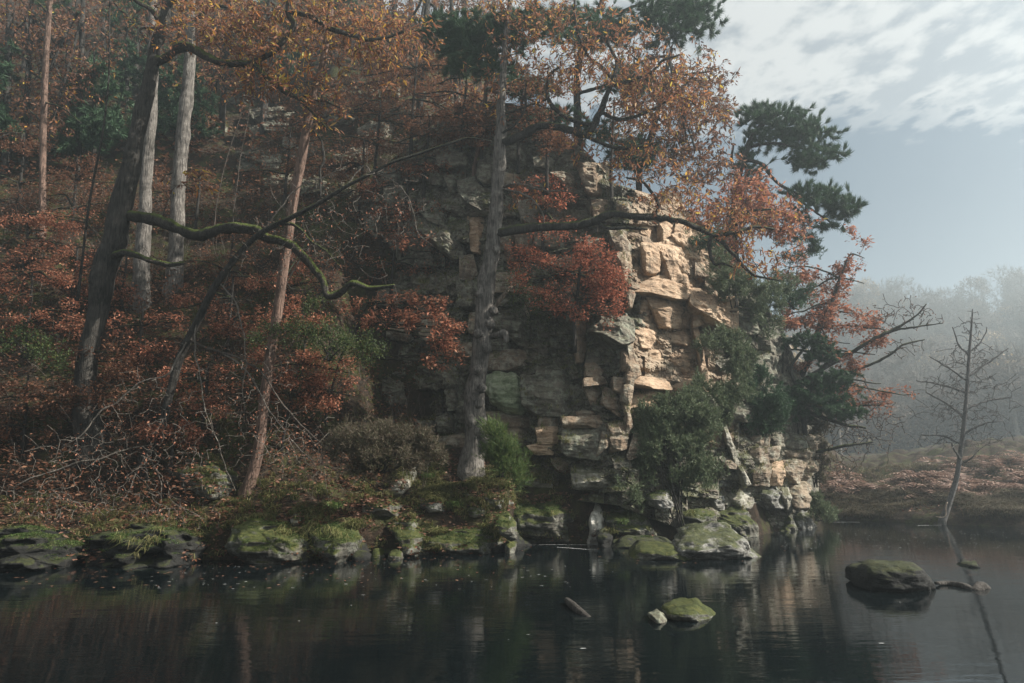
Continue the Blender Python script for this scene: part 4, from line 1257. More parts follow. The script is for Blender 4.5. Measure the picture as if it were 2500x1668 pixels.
# ------------------------------------------------------------------ the big trees by the water
D1 = gD(232, 1082, 18.3)
tree('chestnut_tree', 'crooked dark trunked chestnut leaning right from the left bank, with sinuous mossy limbs', 'tree', D1,
     [(232, 1085, 34), (212, 1020, 27), (209, 957, 25), (217, 855, 23), (240, 753, 23), (250, 672, 26), (276, 600, 28), (290, 535, 25), (318, 420, 22), (333, 330, 20), (362, 215, 17), (381, 120, 15), (400, 45, 13, .1), (410, -30, 12, .2), (405, -120, 10, .3)],
     [([(318, 528, 12), (379, 536, 13, -.3), (446, 562, 13, -.5), (491, 574, 12, -.6), (558, 556, 12, -.8), (625, 562, 12, -.9), (645, 578, 11, -.9), (712, 600, 11, -1.1), (752, 643, 11, -1.2), (787, 680, 10, -1.3), (800, 720, 10, -1.3), (828, 716, 9, -1.3), (862, 694, 7, -1.4), (905, 703, 6, -1.4), (965, 692, 3, -1.5)], 'bark_moss'),
      ([(382, 150, 12), (397, 147, 12, -.1), (433, 120, 12, -.3), (469, 118, 11, -.4), (504, 138, 11, -.5), (545, 152, 11, -.7), (603, 154, 10, -.9), (647, 138, 10, -1), (672, 120, 9, -1), (703, 89, 9, -1), (716, 60, 8, -1), (702, 30, 8, -1), (705, -30, 6, -1)], 'bark_moss'),
      ([(700, 30, 6, -1), (756, 40, 6, -1.2), (801, 67, 6, -1.3), (850, 84, 6, -1.3), (912, 98, 5, -1.3), (985, 80, 3, -1.3)], 'bark_branch'),
      ([(620, 152, 7, -.9), (649, 187, 7, -1), (689, 219, 6, -1), (720, 237, 5, -1.1), (760, 270, 3, -1.1), (800, 320, 2, -1.1)], 'bark_moss'),
      ([(266, 630, 9), (290, 622, 9, -.2), (312, 618, 8, -.4), (357, 632, 7, -.6), (402, 645, 6, -.7), (446, 643, 4, -.8)], 'bark_moss'),
      ([(388, 55, 9), (372, 28, 7, -.2), (340, 5, 6, -.3), (310, -20, 5, -.4)], 'bark_moss'),
      ([(395, 70, 5), (372, 68, 4, -.2), (340, 72, 3.5, -.2), (336, 95, 3, -.2), (345, 125, 2, -.2)], 'bark_gray'),
      ([(404, 20, 8, .1), (450, -20, 7, 0), (530, -40, 6, -.3), (640, -50, 5, -.6), (760, -40, 4, -.8)], 'bark_branch'),
      ([(645, 560, 4, -.9), (700, 545, 3.5, -1), (735, 560, 3.5, -1), (760, 590, 3, -1.1), (800, 620, 2, -1.2), (838, 660, 1.5, -1.2)], 'bark_moss')],
     [(520, 45, 190, 95, D1 - .6, 1.2, 190), (720, 60, 200, 110, D1 - .9, 1.3, 240), (640, 190, 120, 60, D1 - 1, .6, 90), (780, 235, 90, 90, D1 - 1.1, .6, 70), (930, 90, 160, 100, D1 - 1.1, 1.0, 150), (470, 440, 80, 40, D1 - .6, .5, 16),
      (620, 130, 60, 50, D1 - 1, .4, 25)],
     'bark_dark', leaf='leaf_chestnut', leaf2=('leaf_yellow', .16), per=6, L=.20, Wd=.032, droop=.45, seed=5, mul=1.25, side=230, single=230, single_mats=ONE_YELLOW, single_box=(740, 215), tl=6, spread=.055)
D2 = gD(344, 742, 20.4)
tree('oak_tree', 'straight gray ridged trunk just behind the crooked chestnut', 'tree', D2,
     [(344, 745, 22), (348, 640, 18), (353, 536, 16), (357, 446, 15), (368, 312, 14), (372, 220, 13), (374, 100, 12), (372, 10, 11), (370, -80, 10)],
     [[(374, 120, 6), (330, 60, 4, -.3), (280, 10, 3, -.4)], [(373, 60, 6), (420, 0, 4, .3), (470, -50, 3, .4)]],
     [(330, 20, 130, 60, D2 - .3, 1.0, 55), (330, -170, 220, 130, D2, 2.4, 130)], 'bark_gray', leaf='leaf_chestnut', per=6, L=.15, Wd=.025, seed=8)
D3 = gD(425, 703, 23.0)
tree('oak_tree', 'clean pale gray trunk standing third from left, mossy at its foot', 'tree', D3,
     [(424, 706, 21), (427, 640, 18), (433, 536, 17), (440, 402, 16), (451, 290, 17), (462, 178, 15), (464, 90, 13), (465, 0, 12), (467, -90, 11)],
     [[(464, 60, 5), (520, 15, 4, -.2), (575, 30, 3, -.3)], [(464, 20, 5), (420, -30, 4, .2)]],
     [(520, 20, 120, 50, D3, 1.2, 60), (470, -170, 200, 130, D3, 2.4, 130)], 'bark_gray', leaf='leaf_chestnut', per=7, L=.16, Wd=.026, seed=9)
D4 = gD(606, 1192, 18.0)
tree('pine_tree', 'slim red barked pine leaning right, left of the chestnut with the long level limb', 'tree', D4,
     [(600, 1202, 14), (628, 1110, 13), (648, 957, 12), (662, 850, 12), (679, 753, 12), (690, 676, 11.5), (703, 580, 12), (716, 491, 11.5), (738, 379, 11.5), (761, 250, 11), (783, 179, 9), (795, 112, 8), (806, 40, 7), (812, -60, 6)],
     [[(758, 258, 3.5), (742, 235, 3, -.1), (760, 230, 2, -.2)], [(762, 245, 3), (800, 250, 3, -.1), (830, 262, 2, -.2)], [(765, 318, 3), (785, 345, 3, -.2), (790, 390, 3, -.2), (782, 420, 2.5, -.2), (783, 480, 2, -.2)]],
     [(810, -60, 120, 50, D4, .8, 40)], 'bark_pine', twig='twig', needles=dict(per=6, n=16, L=.13, W=.006, spread=.6, mat='needle'), seed=12, rough=.16)
tree('pine_tree', 'thin reddish pine stem far left in the dark wood', 'tree', gD(103, 580, 25),
     [(103, 590, 9), (104, 450, 8), (106, 312, 7.5), (112, 150, 7.5), (118, 60, 7), (126, -30, 6)],
     [[(108, 250, 2.5), (150, 262, 2, -.3), (200, 300, 1.5, -.5)], [(107, 300, 2), (70, 270, 1.5, -.2)]],
     [(125, -10, 90, 40, 25, .8, 20)], 'bark_pine', needles=dict(per=5, n=14, L=.14, W=.006, spread=.6, mat='needle'), seed=13, rough=.15)
tree('oak_tree', 'faint gray trunk at the top left edge of the picture', 'tree', gD(14, 420, 28),
     [(14, 420, 10), (18, 200, 9), (22, 80, 8), (26, -40, 8)], [[(20, 100, 3), (60, 50, 2, -.2)]], [(40, 10, 80, 50, 26, 1, 25)], 'bark_dark', leaf='leaf_brown', per=6, L=.14, Wd=.025, seed=14)
tree('sapling', 'long dark whip of a sapling left of the crooked chestnut', 'tree', 19.6,
     [(200, 640, 3.2), (219, 491, 3), (245, 357, 2.6), (258, 270, 2.4), (266, 178, 2.2), (267, 80, 2), (268, -20, 1.6)], [], [(240, 420, 60, 90, 19.6, .5, 14)], 'bark_branch', rmin=.003, seed=15, flare=.3)
DM = gD(1160, 1150, 20.0)
mt_ = tree('chestnut_tree', 'tall burred gray trunk in the middle with one long level limb to the right', 'tree', DM,
     [(1150, 1160, 31), (1153, 1110, 30), (1160, 1079, 28), (1159, 1040, 25), (1156, 990, 25), (1163, 930, 23), (1171, 879, 22.5), (1178, 830, 22), (1181, 789, 23), (1187, 700, 21.5), (1196, 640, 20), (1206, 553, 18.5), (1213, 476, 16.5), (1219, 400, 16), (1222, 345, 15), (1223, 280, 11), (1225, 223, 10.5), (1229, 160, 8.5), (1236, 90, 7.5), (1246, 0, 6.5), (1250, -60, 5)],
     [([(1212, 572, 10.92), (1240, 566, 11.76, -.2), (1290, 557, 11.34, -.3), (1356, 553, 10.50, -.5), (1414, 551, 10.50, -.6), (1454, 540, 10.50, -.7), (1495, 523, 9.24, -.8), (1557, 529, 9.24, -.9), (1624, 533, 8.40, -1), (1682, 549, 6.72, -1.1), (1713, 562, 6.72, -1.1), (1745, 573, 6.30, -1.2), (1803, 566, 5.04, -1.3), (1847, 553, 3.78, -1.4), (1890, 556, 2.52, -1.4)], 'bark_branch'),
      ([(1224, 350, 11), (1250, 340, 11.5, -.2), (1280, 328, 11, -.3), (1316, 309, 10.5, -.4), (1370, 312, 10, -.6), (1423, 331, 9, -.7), (1446, 312, 8.5, -.8), (1456, 290, 8, -.8), (1468, 268, 7, -.8), (1484, 223, 6.5, -.9), (1495, 196, 6, -.9), (1504, 147, 5, -.9), (1486, 110, 4, -.9), (1480, 60, 3, -.9)], 'bark_branch'),
      [(1455, 292, 6, -.8), (1472, 277, 5, -.8), (1500, 290, 5, -.9), (1535, 290, 5, -.9), (1602, 263, 4, -1), (1669, 210, 3, -1.1), (1700, 180, 2, -1.1)],
      [(1423, 331, 6, -.7), (1460, 345, 5, -.8), (1490, 357, 5, -.9), (1544, 362, 4, -1), (1600, 350, 3, -1)],
      [(1450, 300, 6, -.8), (1425, 302, 6, -.7), (1401, 295, 6, -.6), (1370, 280, 5, -.5), (1340, 248, 5, -.5), (1334, 225, 4.5, -.5), (1340, 190, 4, -.5), (1365, 165, 3, -.5)],
      [(1495, 196, 5, -.9), (1470, 165, 4.5, -.9), (1441, 143, 4, -.8), (1418, 100, 3.5, -.8), (1404, 50, 3, -.8), (1401, 0, 2.5, -.8)],
      [(1488, 210, 4.5, -.9), (1530, 200, 4, -1), (1579, 183, 3.5, -1.1), (1624, 147, 3, -1.2), (1660, 130, 2, -1.2)],
      [(1463, 548, 5, -.7), (1490, 558, 5, -.9), (1530, 555, 4, -1), (1579, 560, 3, -1.1)],
      [(1737, 576, 5, -1.2), (1731, 600, 4.5, -1.2), (1734, 625, 4, -1.2), (1747, 645, 3.5, -1.3), (1765, 640, 3, -1.3), (1790, 650, 2, -1.4)],
      [(1750, 580, 6, -1.2), (1780, 610, 5, -1.3), (1803, 634, 4.5, -1.4), (1834, 670, 3.5, -1.5), (1870, 682, 2.5, -1.5), (1900, 687, 2, -1.6)],
      [(1600, 525, 4, -1), (1608, 505, 4, -1), (1592, 470, 3.5, -1), (1570, 445, 3, -1), (1530, 435, 2.5, -1)],
      [(1222, 330, 3, -.1), (1270, 290, 2.5, -.3), (1282, 250, 2.5, -.3), (1285, 200, 2, -.3)],
      [(1226, 280, 3), (1290, 258, 2.5, -.3), (1340, 240, 2, -.3)],
      ([(1218, 462, 3), (1245, 466, 3, -.2), (1290, 480, 2.5, -.4), (1322, 520, 2, -.5), (1330, 560, 1.5, -.5)], 'twig_pale'),
      ([(1222, 460, 3), (1260, 448, 2.5, -.2), (1330, 465, 2, -.4), (1390, 470, 1.5, -.5)], 'twig_pale')],
     [(1330, 140, 130, 140, DM - .5, 1.2, 170), (1480, 130, 160, 120, DM - .9, 1.3, 190), (1590, 250, 130, 110, DM - 1, 1.2, 170), (1680, 230, 90, 120, DM - 1.1, 1.0, 90), (1560, 400, 110, 60, DM - .9, .9, 60), (1650, 480, 120, 60, DM - 1.1, .9, 70),
      (1790, 540, 110, 70, DM - 1.3, .8, 70), (1860, 640, 90, 50, DM - 1.5, .6, 30), (1400, 350, 120, 60, DM - .6, .6, 35), (1300, 30, 160, 70, DM - .4, 1.2, 90), (1280, 480, 70, 50, DM - .3, .5, 18), (1180, 210, 70, 90, DM - .3, .8, 25),
      (1180, -130, 200, 130, DM, 2.2, 110)],
     'bark_gray', leaf='leaf_chestnut', leaf2=('leaf_yellow', .10), per=6, L=.18, Wd=.029, droop=.35, seed=21, mul=1.6, side=260, single=200, single_mats=ONE_RUSSET, tl=6, spread=.055, rough=.34)
# burrs and a broken stub on the trunk
mb = np.array(mt_.location)
for (u, v, ru, rv, f) in [(1172, 1052, 20, 24, .28), (1152, 1030, 14, 18, .30), (1184, 1078, 16, 20, .22), (1165, 905, 13, 12, .36), (1176, 948, 12, 12, .36), (1168, 985, 11, 13, .36), (1196, 790, 14, 14, .25), (1168, 815, 12, 12, .34), (1188, 850, 12, 12, .3), (1205, 760, 12, 12, .22), (1170, 720, 10, 10, .3), (1210, 610, 10, 12, .24)]:
    a = Acc()
    th_, ph_ = np.meshgrid(np.arange(18) / 18 * 2 * math.pi, np.linspace(0.08, math.pi - .08, 12), indexing='ij')
    d = np.stack([np.sin(ph_) * np.cos(th_), np.sin(ph_) * np.sin(th_), np.cos(ph_)], -1).reshape(-1, 3)
    k_ = DM / F
    V = P(u, v, DM - f * .85) + d * np.array([ru, .85 * ru, rv]) * k_ * (1 + .30 * fbm(d * 2.2 + u, 3, 5))[:, None]
    i = (np.arange(18)[:, None] * 12 + np.arange(11)[None, :])
    i2 = ((np.arange(18) + 1) % 18)[:, None] * 12 + np.arange(11)[None, :]
    a.add(V, None, np.stack([i, i + 1, i2 + 1, i2], -1).reshape(-1, 4))
    put('burr', a.mesh('burr', M['bark_gray'], mb), mt_)
a = Acc()
q, r = px_path([(1195, 822, 9), (1215, 818, 9, -.25), (1232, 812, 9, -.35), (1236, 835, 5, -.4)], DM)
tube(a, *resample(q, r, .05), 10, .3, 4)
put('branch_stub', a.mesh('branch_stub', M['bark_gray'], mb), mt_)

# the leaning dark tree whose bare twigs sweep down over the bank
D7 = gD(375, 1105, 18.0) - .5
tree('leaning_tree', 'thin dark tree leaning across the bank, its bare twigs sweeping down to the water', 'tree', D7,
     [(352, 1120, 12), (372, 1085, 12), (393, 1049, 11), (415, 960, 10), (439, 875, 9.5), (459, 830, 9, -.1), (490, 768, 8.5, -.2), (520, 707, 8, -.3), (556, 656, 7.5, -.4), (597, 605, 7, -.5), (640, 567, 6.5, -.6), (712, 531, 6, -.8), (779, 496, 5.5, -.9), (846, 455, 5, -1), (912, 421, 4.5, -1.1), (957, 397, 4, -1.2), (1024, 375, 3.5, -1.2), (1091, 353, 3, -1.3), (1145, 337, 2, -1.3), (1200, 345, 1.2, -1.3)],
     [([(462, 828, 2.64, -.1), (500, 848, 2.64, -.3), (540, 860, 2.64, -.4), (587, 878, 2.64, -.5), (638, 911, 2.31, -.6), (690, 985, 1.98, -.7), (757, 1057, 1.65, -.7), (840, 1130, 1.32, -.8), (935, 1203, 0.86, -.8)], 'twig'),
      ([(540, 860, 1.98, -.4), (600, 905, 1.98, -.5), (650, 990, 1.72, -.6), (700, 1060, 1.45, -.7), (760, 1120, 1.19, -.7), (850, 1160, 0.79, -.8)], 'twig_pale'),
      ([(455, 835, 2.31, -.2), (425, 890, 2.31, -.4), (408, 916, 2.31, -.5), (340, 935, 1.98, -.7), (286, 983, 1.98, -.8), (245, 1008, 1.98, -.9), (200, 1060, 1.58, -1), (150, 1090, 1.19, -1)], 'twig_pale'),
      ([(375, 1085, 1.98, -.2), (300, 1100, 2.11, -.6), (245, 1120, 2.11, -.8), (189, 1131, 2.11, -1), (102, 1161, 1.98, -1.1), (50, 1180, 1.85, -1.2), (31, 1197, 1.65, -1.2), (30, 1230, 1.32, -1.2), (15, 1255, 0.92, -1.2)], 'twig_pale'),
      ([(355, 1115, 1.98, -.2), (330, 1160, 1.98, -.5), (310, 1210, 1.65, -.7), (270, 1240, 1.32, -.8), (210, 1262, 0.99, -.9)], 'twig_pale'),
      ([(360, 1110, 1.98, -.2), (390, 1170, 1.72, -.5), (395, 1230, 1.58, -.7), (425, 1290, 1.32, -.8), (460, 1318, 0.92, -.8)], 'twig_pale'),
      ([(480, 785, 1.98, -.2), (476, 860, 1.72, -.4), (490, 930, 1.58, -.5), (500, 1000, 1.45, -.6), (530, 1080, 1.19, -.6), (555, 1150, 0.99, -.7), (575, 1200, 0.79, -.7)], 'twig_pale'),
      ([(535, 690, 1.98, -.3), (575, 740, 1.65, -.5), (590, 800, 1.45, -.5), (600, 870, 1.32, -.6), (590, 960, 1.06, -.6), (600, 1030, 0.79, -.6)], 'twig_pale'),
      ([(914, 421, 1.58, -1.1), (957, 440, 1.45, -1.1), (990, 470, 1.32, -1.2), (1010, 520, 1.19, -1.2), (1020, 570, 0.92, -1.2), (1060, 600, 0.66, -1.2)], 'twig_pale'),
      ([(846, 455, 1.58, -1), (880, 410, 1.45, -1), (895, 405, 1.32, -1), (905, 430, 0.99, -1)], 'twig_pale'),
      ([(640, 567, 1.72, -.6), (690, 500, 1.45, -.8), (740, 450, 1.19, -.8), (830, 415, 0.79, -.9)], 'twig_pale')],
     [(190, 1160, 190, 120, D7 - .9, .8, 90), (420, 1150, 150, 130, D7 - .7, .7, 90), (600, 960, 130, 140, D7 - .5, .6, 60), (700, 1090, 160, 90, D7 - .6, .6, 80), (800, 560, 130, 110, D7 - .9, .6, 60), (680, 620, 120, 100, D7 - .6, .5, 45), (960, 520, 110, 90, D7 - 1.1, .5, 40), (330, 1010, 120, 100, D7 - .7, .6, 40), (120, 1245, 170, 60, D7 - 1.5, .5, 70), (390, 1265, 140, 50, D7 - 1.4, .4, 55)],
     'bark_branch', twig='twig_pale', rmin=.0070, rk=.006, seed=31, mul=2.6, side=120, lift=-.05, flare=.5, leaf='leaf_beech', per=1, L=.08, Wd=.02, bend=.2)

# ------------------------------------------------------------------ trees on and behind the cliff
D10 = gD(1412, 338, 26.5)
tree('pine_tree', 'big scots pine on the cliff top at upper centre with dark green needle clumps', 'tree', D10,
     [(1412, 335, 11), (1410, 270, 10), (1408, 200, 9.5), (1420, 120, 9), (1445, 60, 8), (1470, 0, 7), (1480, -70, 6)],
     [[(1415, 150, 5), (1460, 90, 4, -.3), (1520, 70, 3.5, -.5), (1600, 50, 3, -.6), (1690, 30, 2, -.7)], [(1440, 65, 5), (1540, 20, 4, -.3), (1640, -10, 3, -.5), (1720, 20, 2, -.6)],
      [(1410, 230, 5), (1470, 210, 4, -.5), (1540, 190, 3, -.8)], [(1411, 300, 5), (1470, 330, 4, -.6), (1540, 360, 3.5, -.9), (1600, 380, 2, -1)], [(1420, 120, 5), (1350, 70, 4, .3), (1290, 60, 3, .4), (1230, 90, 2, .4)]],
     [(1640, 40, 125, 75, D10 - .5, 1.2, 260), (1470, 70, 95, 60, D10 - .2, .9, 170), (1540, 200, 70, 50, D10 - .7, .8, 80), (1545, 375, 75, 45, D10 - .9, .8, 90), (1260, 70, 130, 60, D10 - 4, 1.1, 150), (1150, 95, 120, 45, D10 - 4, 1.0, 120), (1170, 160, 100, 34, D10 - 4, .9, 90), (1280, 215, 90, 30, D10 - 2, .9, 80), (1340, 285, 90, 26, D10 - 1, .8, 70), (1090, 60, 70, 36, D10 - 4, .8, 60), (1360, 50, 110, 40, D10 - 2, .9, 80), (1470, 330, 50, 35, D10 - .5, .6, 30), (1700, 10, 50, 60, D10 - .5, .6, 60), (1110, 110, 50, 50, D10, .7, 40), (1240, 180, 40, 30, D10, .5, 25)],
     'bark_dark', needles=dict(per=5, n=13, L=.30, W=.012, spread=.34, mat='needle', up=.4, last=.45), rmin=.011, rk=.012, seed=41, mul=1.5, flare=.6)
D11 = 27.5
tree('pine_tree', 'lone wind shaped pine against the sky at the right end of the cliff top', 'tree', D11,
     [(1790, 590, 10), (1794, 510, 9.5), (1802, 434, 9), (1822, 367, 9), (1850, 316, 8), (1880, 290, 6), (1910, 275, 4)],
     [[(1805, 425, 4), (1786, 390, 3, .2), (1790, 350, 2.5, .3)], [(1830, 355, 5), (1890, 350, 4, -.2), (1950, 360, 3, -.3), (2010, 390, 2.5, -.4)], [(1815, 390, 5), (1860, 400, 4.5, -.2), (1890, 440, 4, -.3), (1950, 475, 4, -.4), (2010, 490, 3, -.5), (2070, 510, 2, -.6)],
      [(1850, 316, 4), (1900, 310, 3, .2), (1970, 320, 2, .2)], [(1930, 470, 3, -.4), (1980, 510, 2.5, -.4), (2030, 545, 2, -.4)]],
     [(1890, 285, 120, 34, D11, 1.0, 110), (1960, 320, 95, 30, D11 - .2, .9, 110), (2000, 375, 70, 26, D11 - .2, .8, 80), (1900, 345, 90, 22, D11, .8, 50), (1830, 420, 60, 60, D11, .6, 40), (1960, 400, 70, 25, D11 - .3, .6, 50), (1850, 340, 40, 40, D11, .6, 30), (1990, 480, 85, 36, D11 - .4, .8, 100), (2055, 508, 60, 32, D11 - .5, .6, 70), (1960, 530, 45, 25, D11 - .4, .5, 22), (2020, 555, 40, 14, D11 - .4, .4, 18), (1860, 275, 25, 25, D11, .4, 20)],
     'bark_dark', needles=dict(per=5, n=13, L=.30, W=.012, spread=.32, mat='needle', up=.6, last=.45), rmin=.011, rk=.010, seed=42, mul=1.3, flare=.4)
for i, (lab, D, tr, bl, lf, sd_) in enumerate([
    ('orange brown chestnut crown at top centre left of the big pine', 26.5, [(1022, 330, 10), (1028, 165, 9), (1040, 60, 8), (1045, -60, 6)], [(960, 120, 170, 120, 26.5, 1.6, 200), (1120, 90, 130, 110, 26.5, 1.4, 130), (820, 40, 150, 80, 26.8, 1.6, 130), (960, 215, 90, 35, 26, .6, 40)], 'leaf_chestnut', 51),
    ('russet crown on the cliff top just right of the big pine', 26.0, [(1560, 470, 8), (1565, 400, 8), (1600, 300, 7), (1620, 200, 6), (1640, 120, 4)], [(1620, 300, 150, 130, 26, 1.5, 260), (1730, 240, 80, 110, 26, 1.2, 120), (1700, 400, 120, 80, 26, 1.2, 130), (1600, 170, 130, 90, 26.4, 1.3, 110)], 'leaf_brown', 52),
    ('bright orange small tree below the lone wind shaped pine', 26.3, [(1760, 620, 7), (1775, 560, 6), (1800, 500, 5), (1830, 440, 3)], [(1830, 480, 90, 70, 26.3, 1.0, 170), (1900, 540, 90, 60, 26.3, 1.0, 140), (1780, 620, 70, 60, 26, .8, 60), (1720, 530, 80, 50, 26, .8, 60)], 'leaf_beech', 53),
    ('russet tree high on the dark slope, top left of the picture', 30.0, [(640, 330, 9), (650, 200, 8), (655, 80, 7), (660, -60, 5)], [(600, 80, 230, 110, 29.5, 1.6, 220), (480, 190, 130, 70, 29, 1.2, 80)], 'leaf_chestnut', 54),
    ('dark leaved brown tree at the very top left corner of the wood', 31.0, [(60, 420, 8), (66, 250, 7), (75, 80, 6), (80, -60, 5)], [(40, 80, 150, 110, 31, 1.8, 110), (120, 220, 120, 60, 30.5, 1.5, 60)], 'leaf_brown', 56),
    ('gray stemmed brown tree behind the pale gray trunk on the slope', 31.0, [(540, 330, 8), (548, 200, 7), (560, 60, 6), (565, -60, 5)], [(560, 90, 140, 100, 31, 1.8, 100), (470, 300, 90, 40, 30, 1.2, 40)], 'leaf_brown', 57),
    ('orange crown closing the gap between the top centre crown and the tall burred trunk', 27.5, [(1118, 330, 7), (1112, 200, 7), (1105, 80, 6), (1100, -60, 4)], [(1080, 120, 120, 100, 27.5, 1.4, 60), (1190, 60, 100, 80, 27.5, 1.3, 40), (1130, 240, 90, 40, 27, 1, 50), (900, 230, 80, 40, 27, 1, 40)], 'leaf_chestnut', 58),
    ('dull brown tree on the slope beyond the thin reddish pine stem', 28.0, [(190, 420, 8), (195, 250, 7), (200, 100, 6), (205, -60, 5)], [(190, 110, 170, 130, 27.5, 1.5, 120), (80, 300, 130, 60, 27, 1.2, 60)], 'leaf_brown', 55)]):
    v0 = tr[0][1]
    if tr[0][0] < 1150:
        D_ = gD(tr[0][0], tr[0][1], D)
        bl = [(b_[0], b_[1], b_[2], b_[3], b_[4] + D_ - D, b_[5], b_[6]) for b_ in bl]
        D = D_
    br = []
    rr_ = np.random.default_rng(sd_)
    for j in range(9):
        f = rr_.uniform(.35, .95)
        k_ = f * (len(tr) - 1)
        a_ = int(min(k_, len(tr) - 2))
        w_ = k_ - a_
        u_, v_ = tr[a_][0] * (1 - w_) + tr[a_ + 1][0] * w_, tr[a_][1] * (1 - w_) + tr[a_ + 1][1] * w_
        b_ = bl[rr_.integers(len(bl))]
        tu, tv = b_[0] + rr_.uniform(-.7, .7) * b_[2], b_[1] + rr_.uniform(-.6, .7) * b_[3]
        dd_ = rr_.uniform(-1, 1)
        br.append([(u_, v_, 4), ((u_ * .6 + tu * .4), (v_ * .55 + tv * .45) - 12, 3.4, dd_ * .5), (tu, tv, 2, dd_)])
    tree('autumn_tree', lab, 'tree', D, tr, br, bl, 'bark_dark', leaf=lf, leaf2=('leaf_yellow', .07), per=8, L=.22, Wd=.040, droop=.3, seed=sd_, mul=1.8, rmin=.011, rk=.012, flare=.5, tl=4, spread=.065)
tree('pine_tree', 'small pinkish pine stem on the ledge left of the tall burred trunk', 'tree', float(face_D(1160, 402)) + .2,
     [(1158, 410, 6), (1171, 348, 5.5), (1178, 290, 5), (1185, 228, 4.5), (1190, 150, 4), (1190, 90, 3)], [[(1178, 290, 2), (1150, 315, 2, -.2), (1120, 330, 1.5, -.3)]], [(1180, 90, 60, 60, 24.5, .7, 60)], 'bark_pine',
     needles=dict(per=5, n=16, L=.2, W=.010, spread=.5, mat='needle', up=.3), seed=61, rough=.12, flare=.3)
tree('thin_tree', 'thin straight stem before the upper cliff, right of the tall burred trunk', 'tree', float(face_D(1494, 490)) + .1,
     [(1494, 490, 4.5), (1492, 430, 4.5), (1494, 370, 4), (1498, 300, 3), (1500, 240, 2)], [], [(1500, 330, 60, 60, 24.3, .5, 20)], 'bark_dark', seed=62, flare=.3, leaf='leaf_brown', per=4, L=.12, Wd=.025)
tree('thin_tree', 'pair of pale thin stems rising through the dark slope behind the leaning red pine', 'tree', 20.5,
     [(528, 500, 1.5), (545, 420, 1.4), (565, 350, 1.2), (585, 290, 1.1), (596, 235, .9)], [([(570, 520, 1.4, .3), (580, 440, 1.3, .3), (590, 370, 1.1, .3), (605, 290, 1, .3), (612, 250, .8, .3)], 'twig')], [(590, 260, 70, 60, 20.5, .4, 10), (640, 480, 60, 40, 20.5, .4, 8)], 'twig', seed=63, flare=.1, rmin=.003)

for i, (u, D, hgt) in enumerate(sorted([(-160, 34, 11), (-60, 38, 12), (60, 40, 12), (165, 36, 11), (250, 42, 12), (330, 38, 12), (420, 44, 12), (520, 40, 12), (610, 45, 12), (700, 42, 12), (780, 46, 12), (860, 41, 11), (930, 46, 11), (1000, 42, 10), (130, 48, 12), (480, 50, 12), (1060, 45, 10), (1130, 43, 10), (1200, 41, 10), (960, 37, 9)])):
    x_ = (u - 1250) / F * D / cp
    z_ = float(hz(x_, D))
    v_ = lambda z: float(834 - F * math.tan(math.atan2(z - CAM_H, D) - PITCH))
    vb = v_(z_)
    vt = v_(z_ + hgt)
    pxm = F / D
    tree('slope_tree', 'half leafless brown tree back in slope wood, ' + ('%s from the left' % ORD[i] if i < 15 else 'behind the cliff top' + ['', ' left of burred trunk', ' at burred trunk', ' right of burred trunk', ' nearest big pine'][i - 15]), 'tree', D, [(u, vb + 4, .17 * pxm), (u + 4, vb * .6 + vt * .4, .14 * pxm), (u + 8, vt * .8 + vb * .2, .08 * pxm), (u + 8, vt, .04 * pxm)],
         [[(u + 4, vb * .5 + vt * .5, .06 * pxm), (u - 30, vb * .35 + vt * .65, .04 * pxm, -.4), (u - 55, vb * .3 + vt * .7, .02 * pxm, -.6)], [(u + 5, vb * .4 + vt * .6, .06 * pxm), (u + 45, vb * .25 + vt * .75, .04 * pxm, .3), (u + 70, vb * .2 + vt * .8, .02 * pxm, .5)]],
         [(u, vt * .75 + vb * .25, 2.6 * pxm, 3.2 * pxm, D, 2.4, 110), (u, vt * .4 + vb * .6, 2.2 * pxm, 1.4 * pxm, D, 2.0, 40)], 'bark_dark', leaf='leaf_brown', per=12, L=.24, Wd=.06, seed=600 + i, rmin=.014, rk=.012, flare=.4, sides=3, spread=.15, group='trees of the dark slope wood')

for i, (u, D, hgt) in enumerate(sorted([(230, 31, 7), (310, 36, 9), (-40, 30, 8), (640, 37, 8), (820, 39, 9), (110, 44, 10), (430, 33, 6)])):
    x_ = (u - 1250) / F * D / cp
    z_ = float(hz(x_, D))
    vb, vt = [float(834 - F * math.tan(math.atan2(z - CAM_H, D) - PITCH)) for z in (z_, z_ + hgt)]
    pxm = F / D
    tree('slope_evergreen', 'dull dark evergreen standing back in the dark slope wood, %s of them from the left' % ORD[i], 'tree', D, [(u, vb + 4, .12 * pxm), (u, vb * .5 + vt * .5, .08 * pxm), (u, vt, .03 * pxm)], [],
         [(u, vt * .35 + vb * .65, 2.3 * pxm, .22 * (vb - vt), D, 2.0, 130), (u, vt * .7 + vb * .3, 1.6 * pxm, .25 * (vb - vt), D, 1.4, 90)], 'bark_dark', needles=dict(per=7, n=12, L=.32, W=.03, spread=.6, mat='needle', up=0, last=.8), seed=650 + i, rmin=.012, rk=.012, flare=.3, sides=3, lift=-.05, group='evergreens of the dark slope wood')

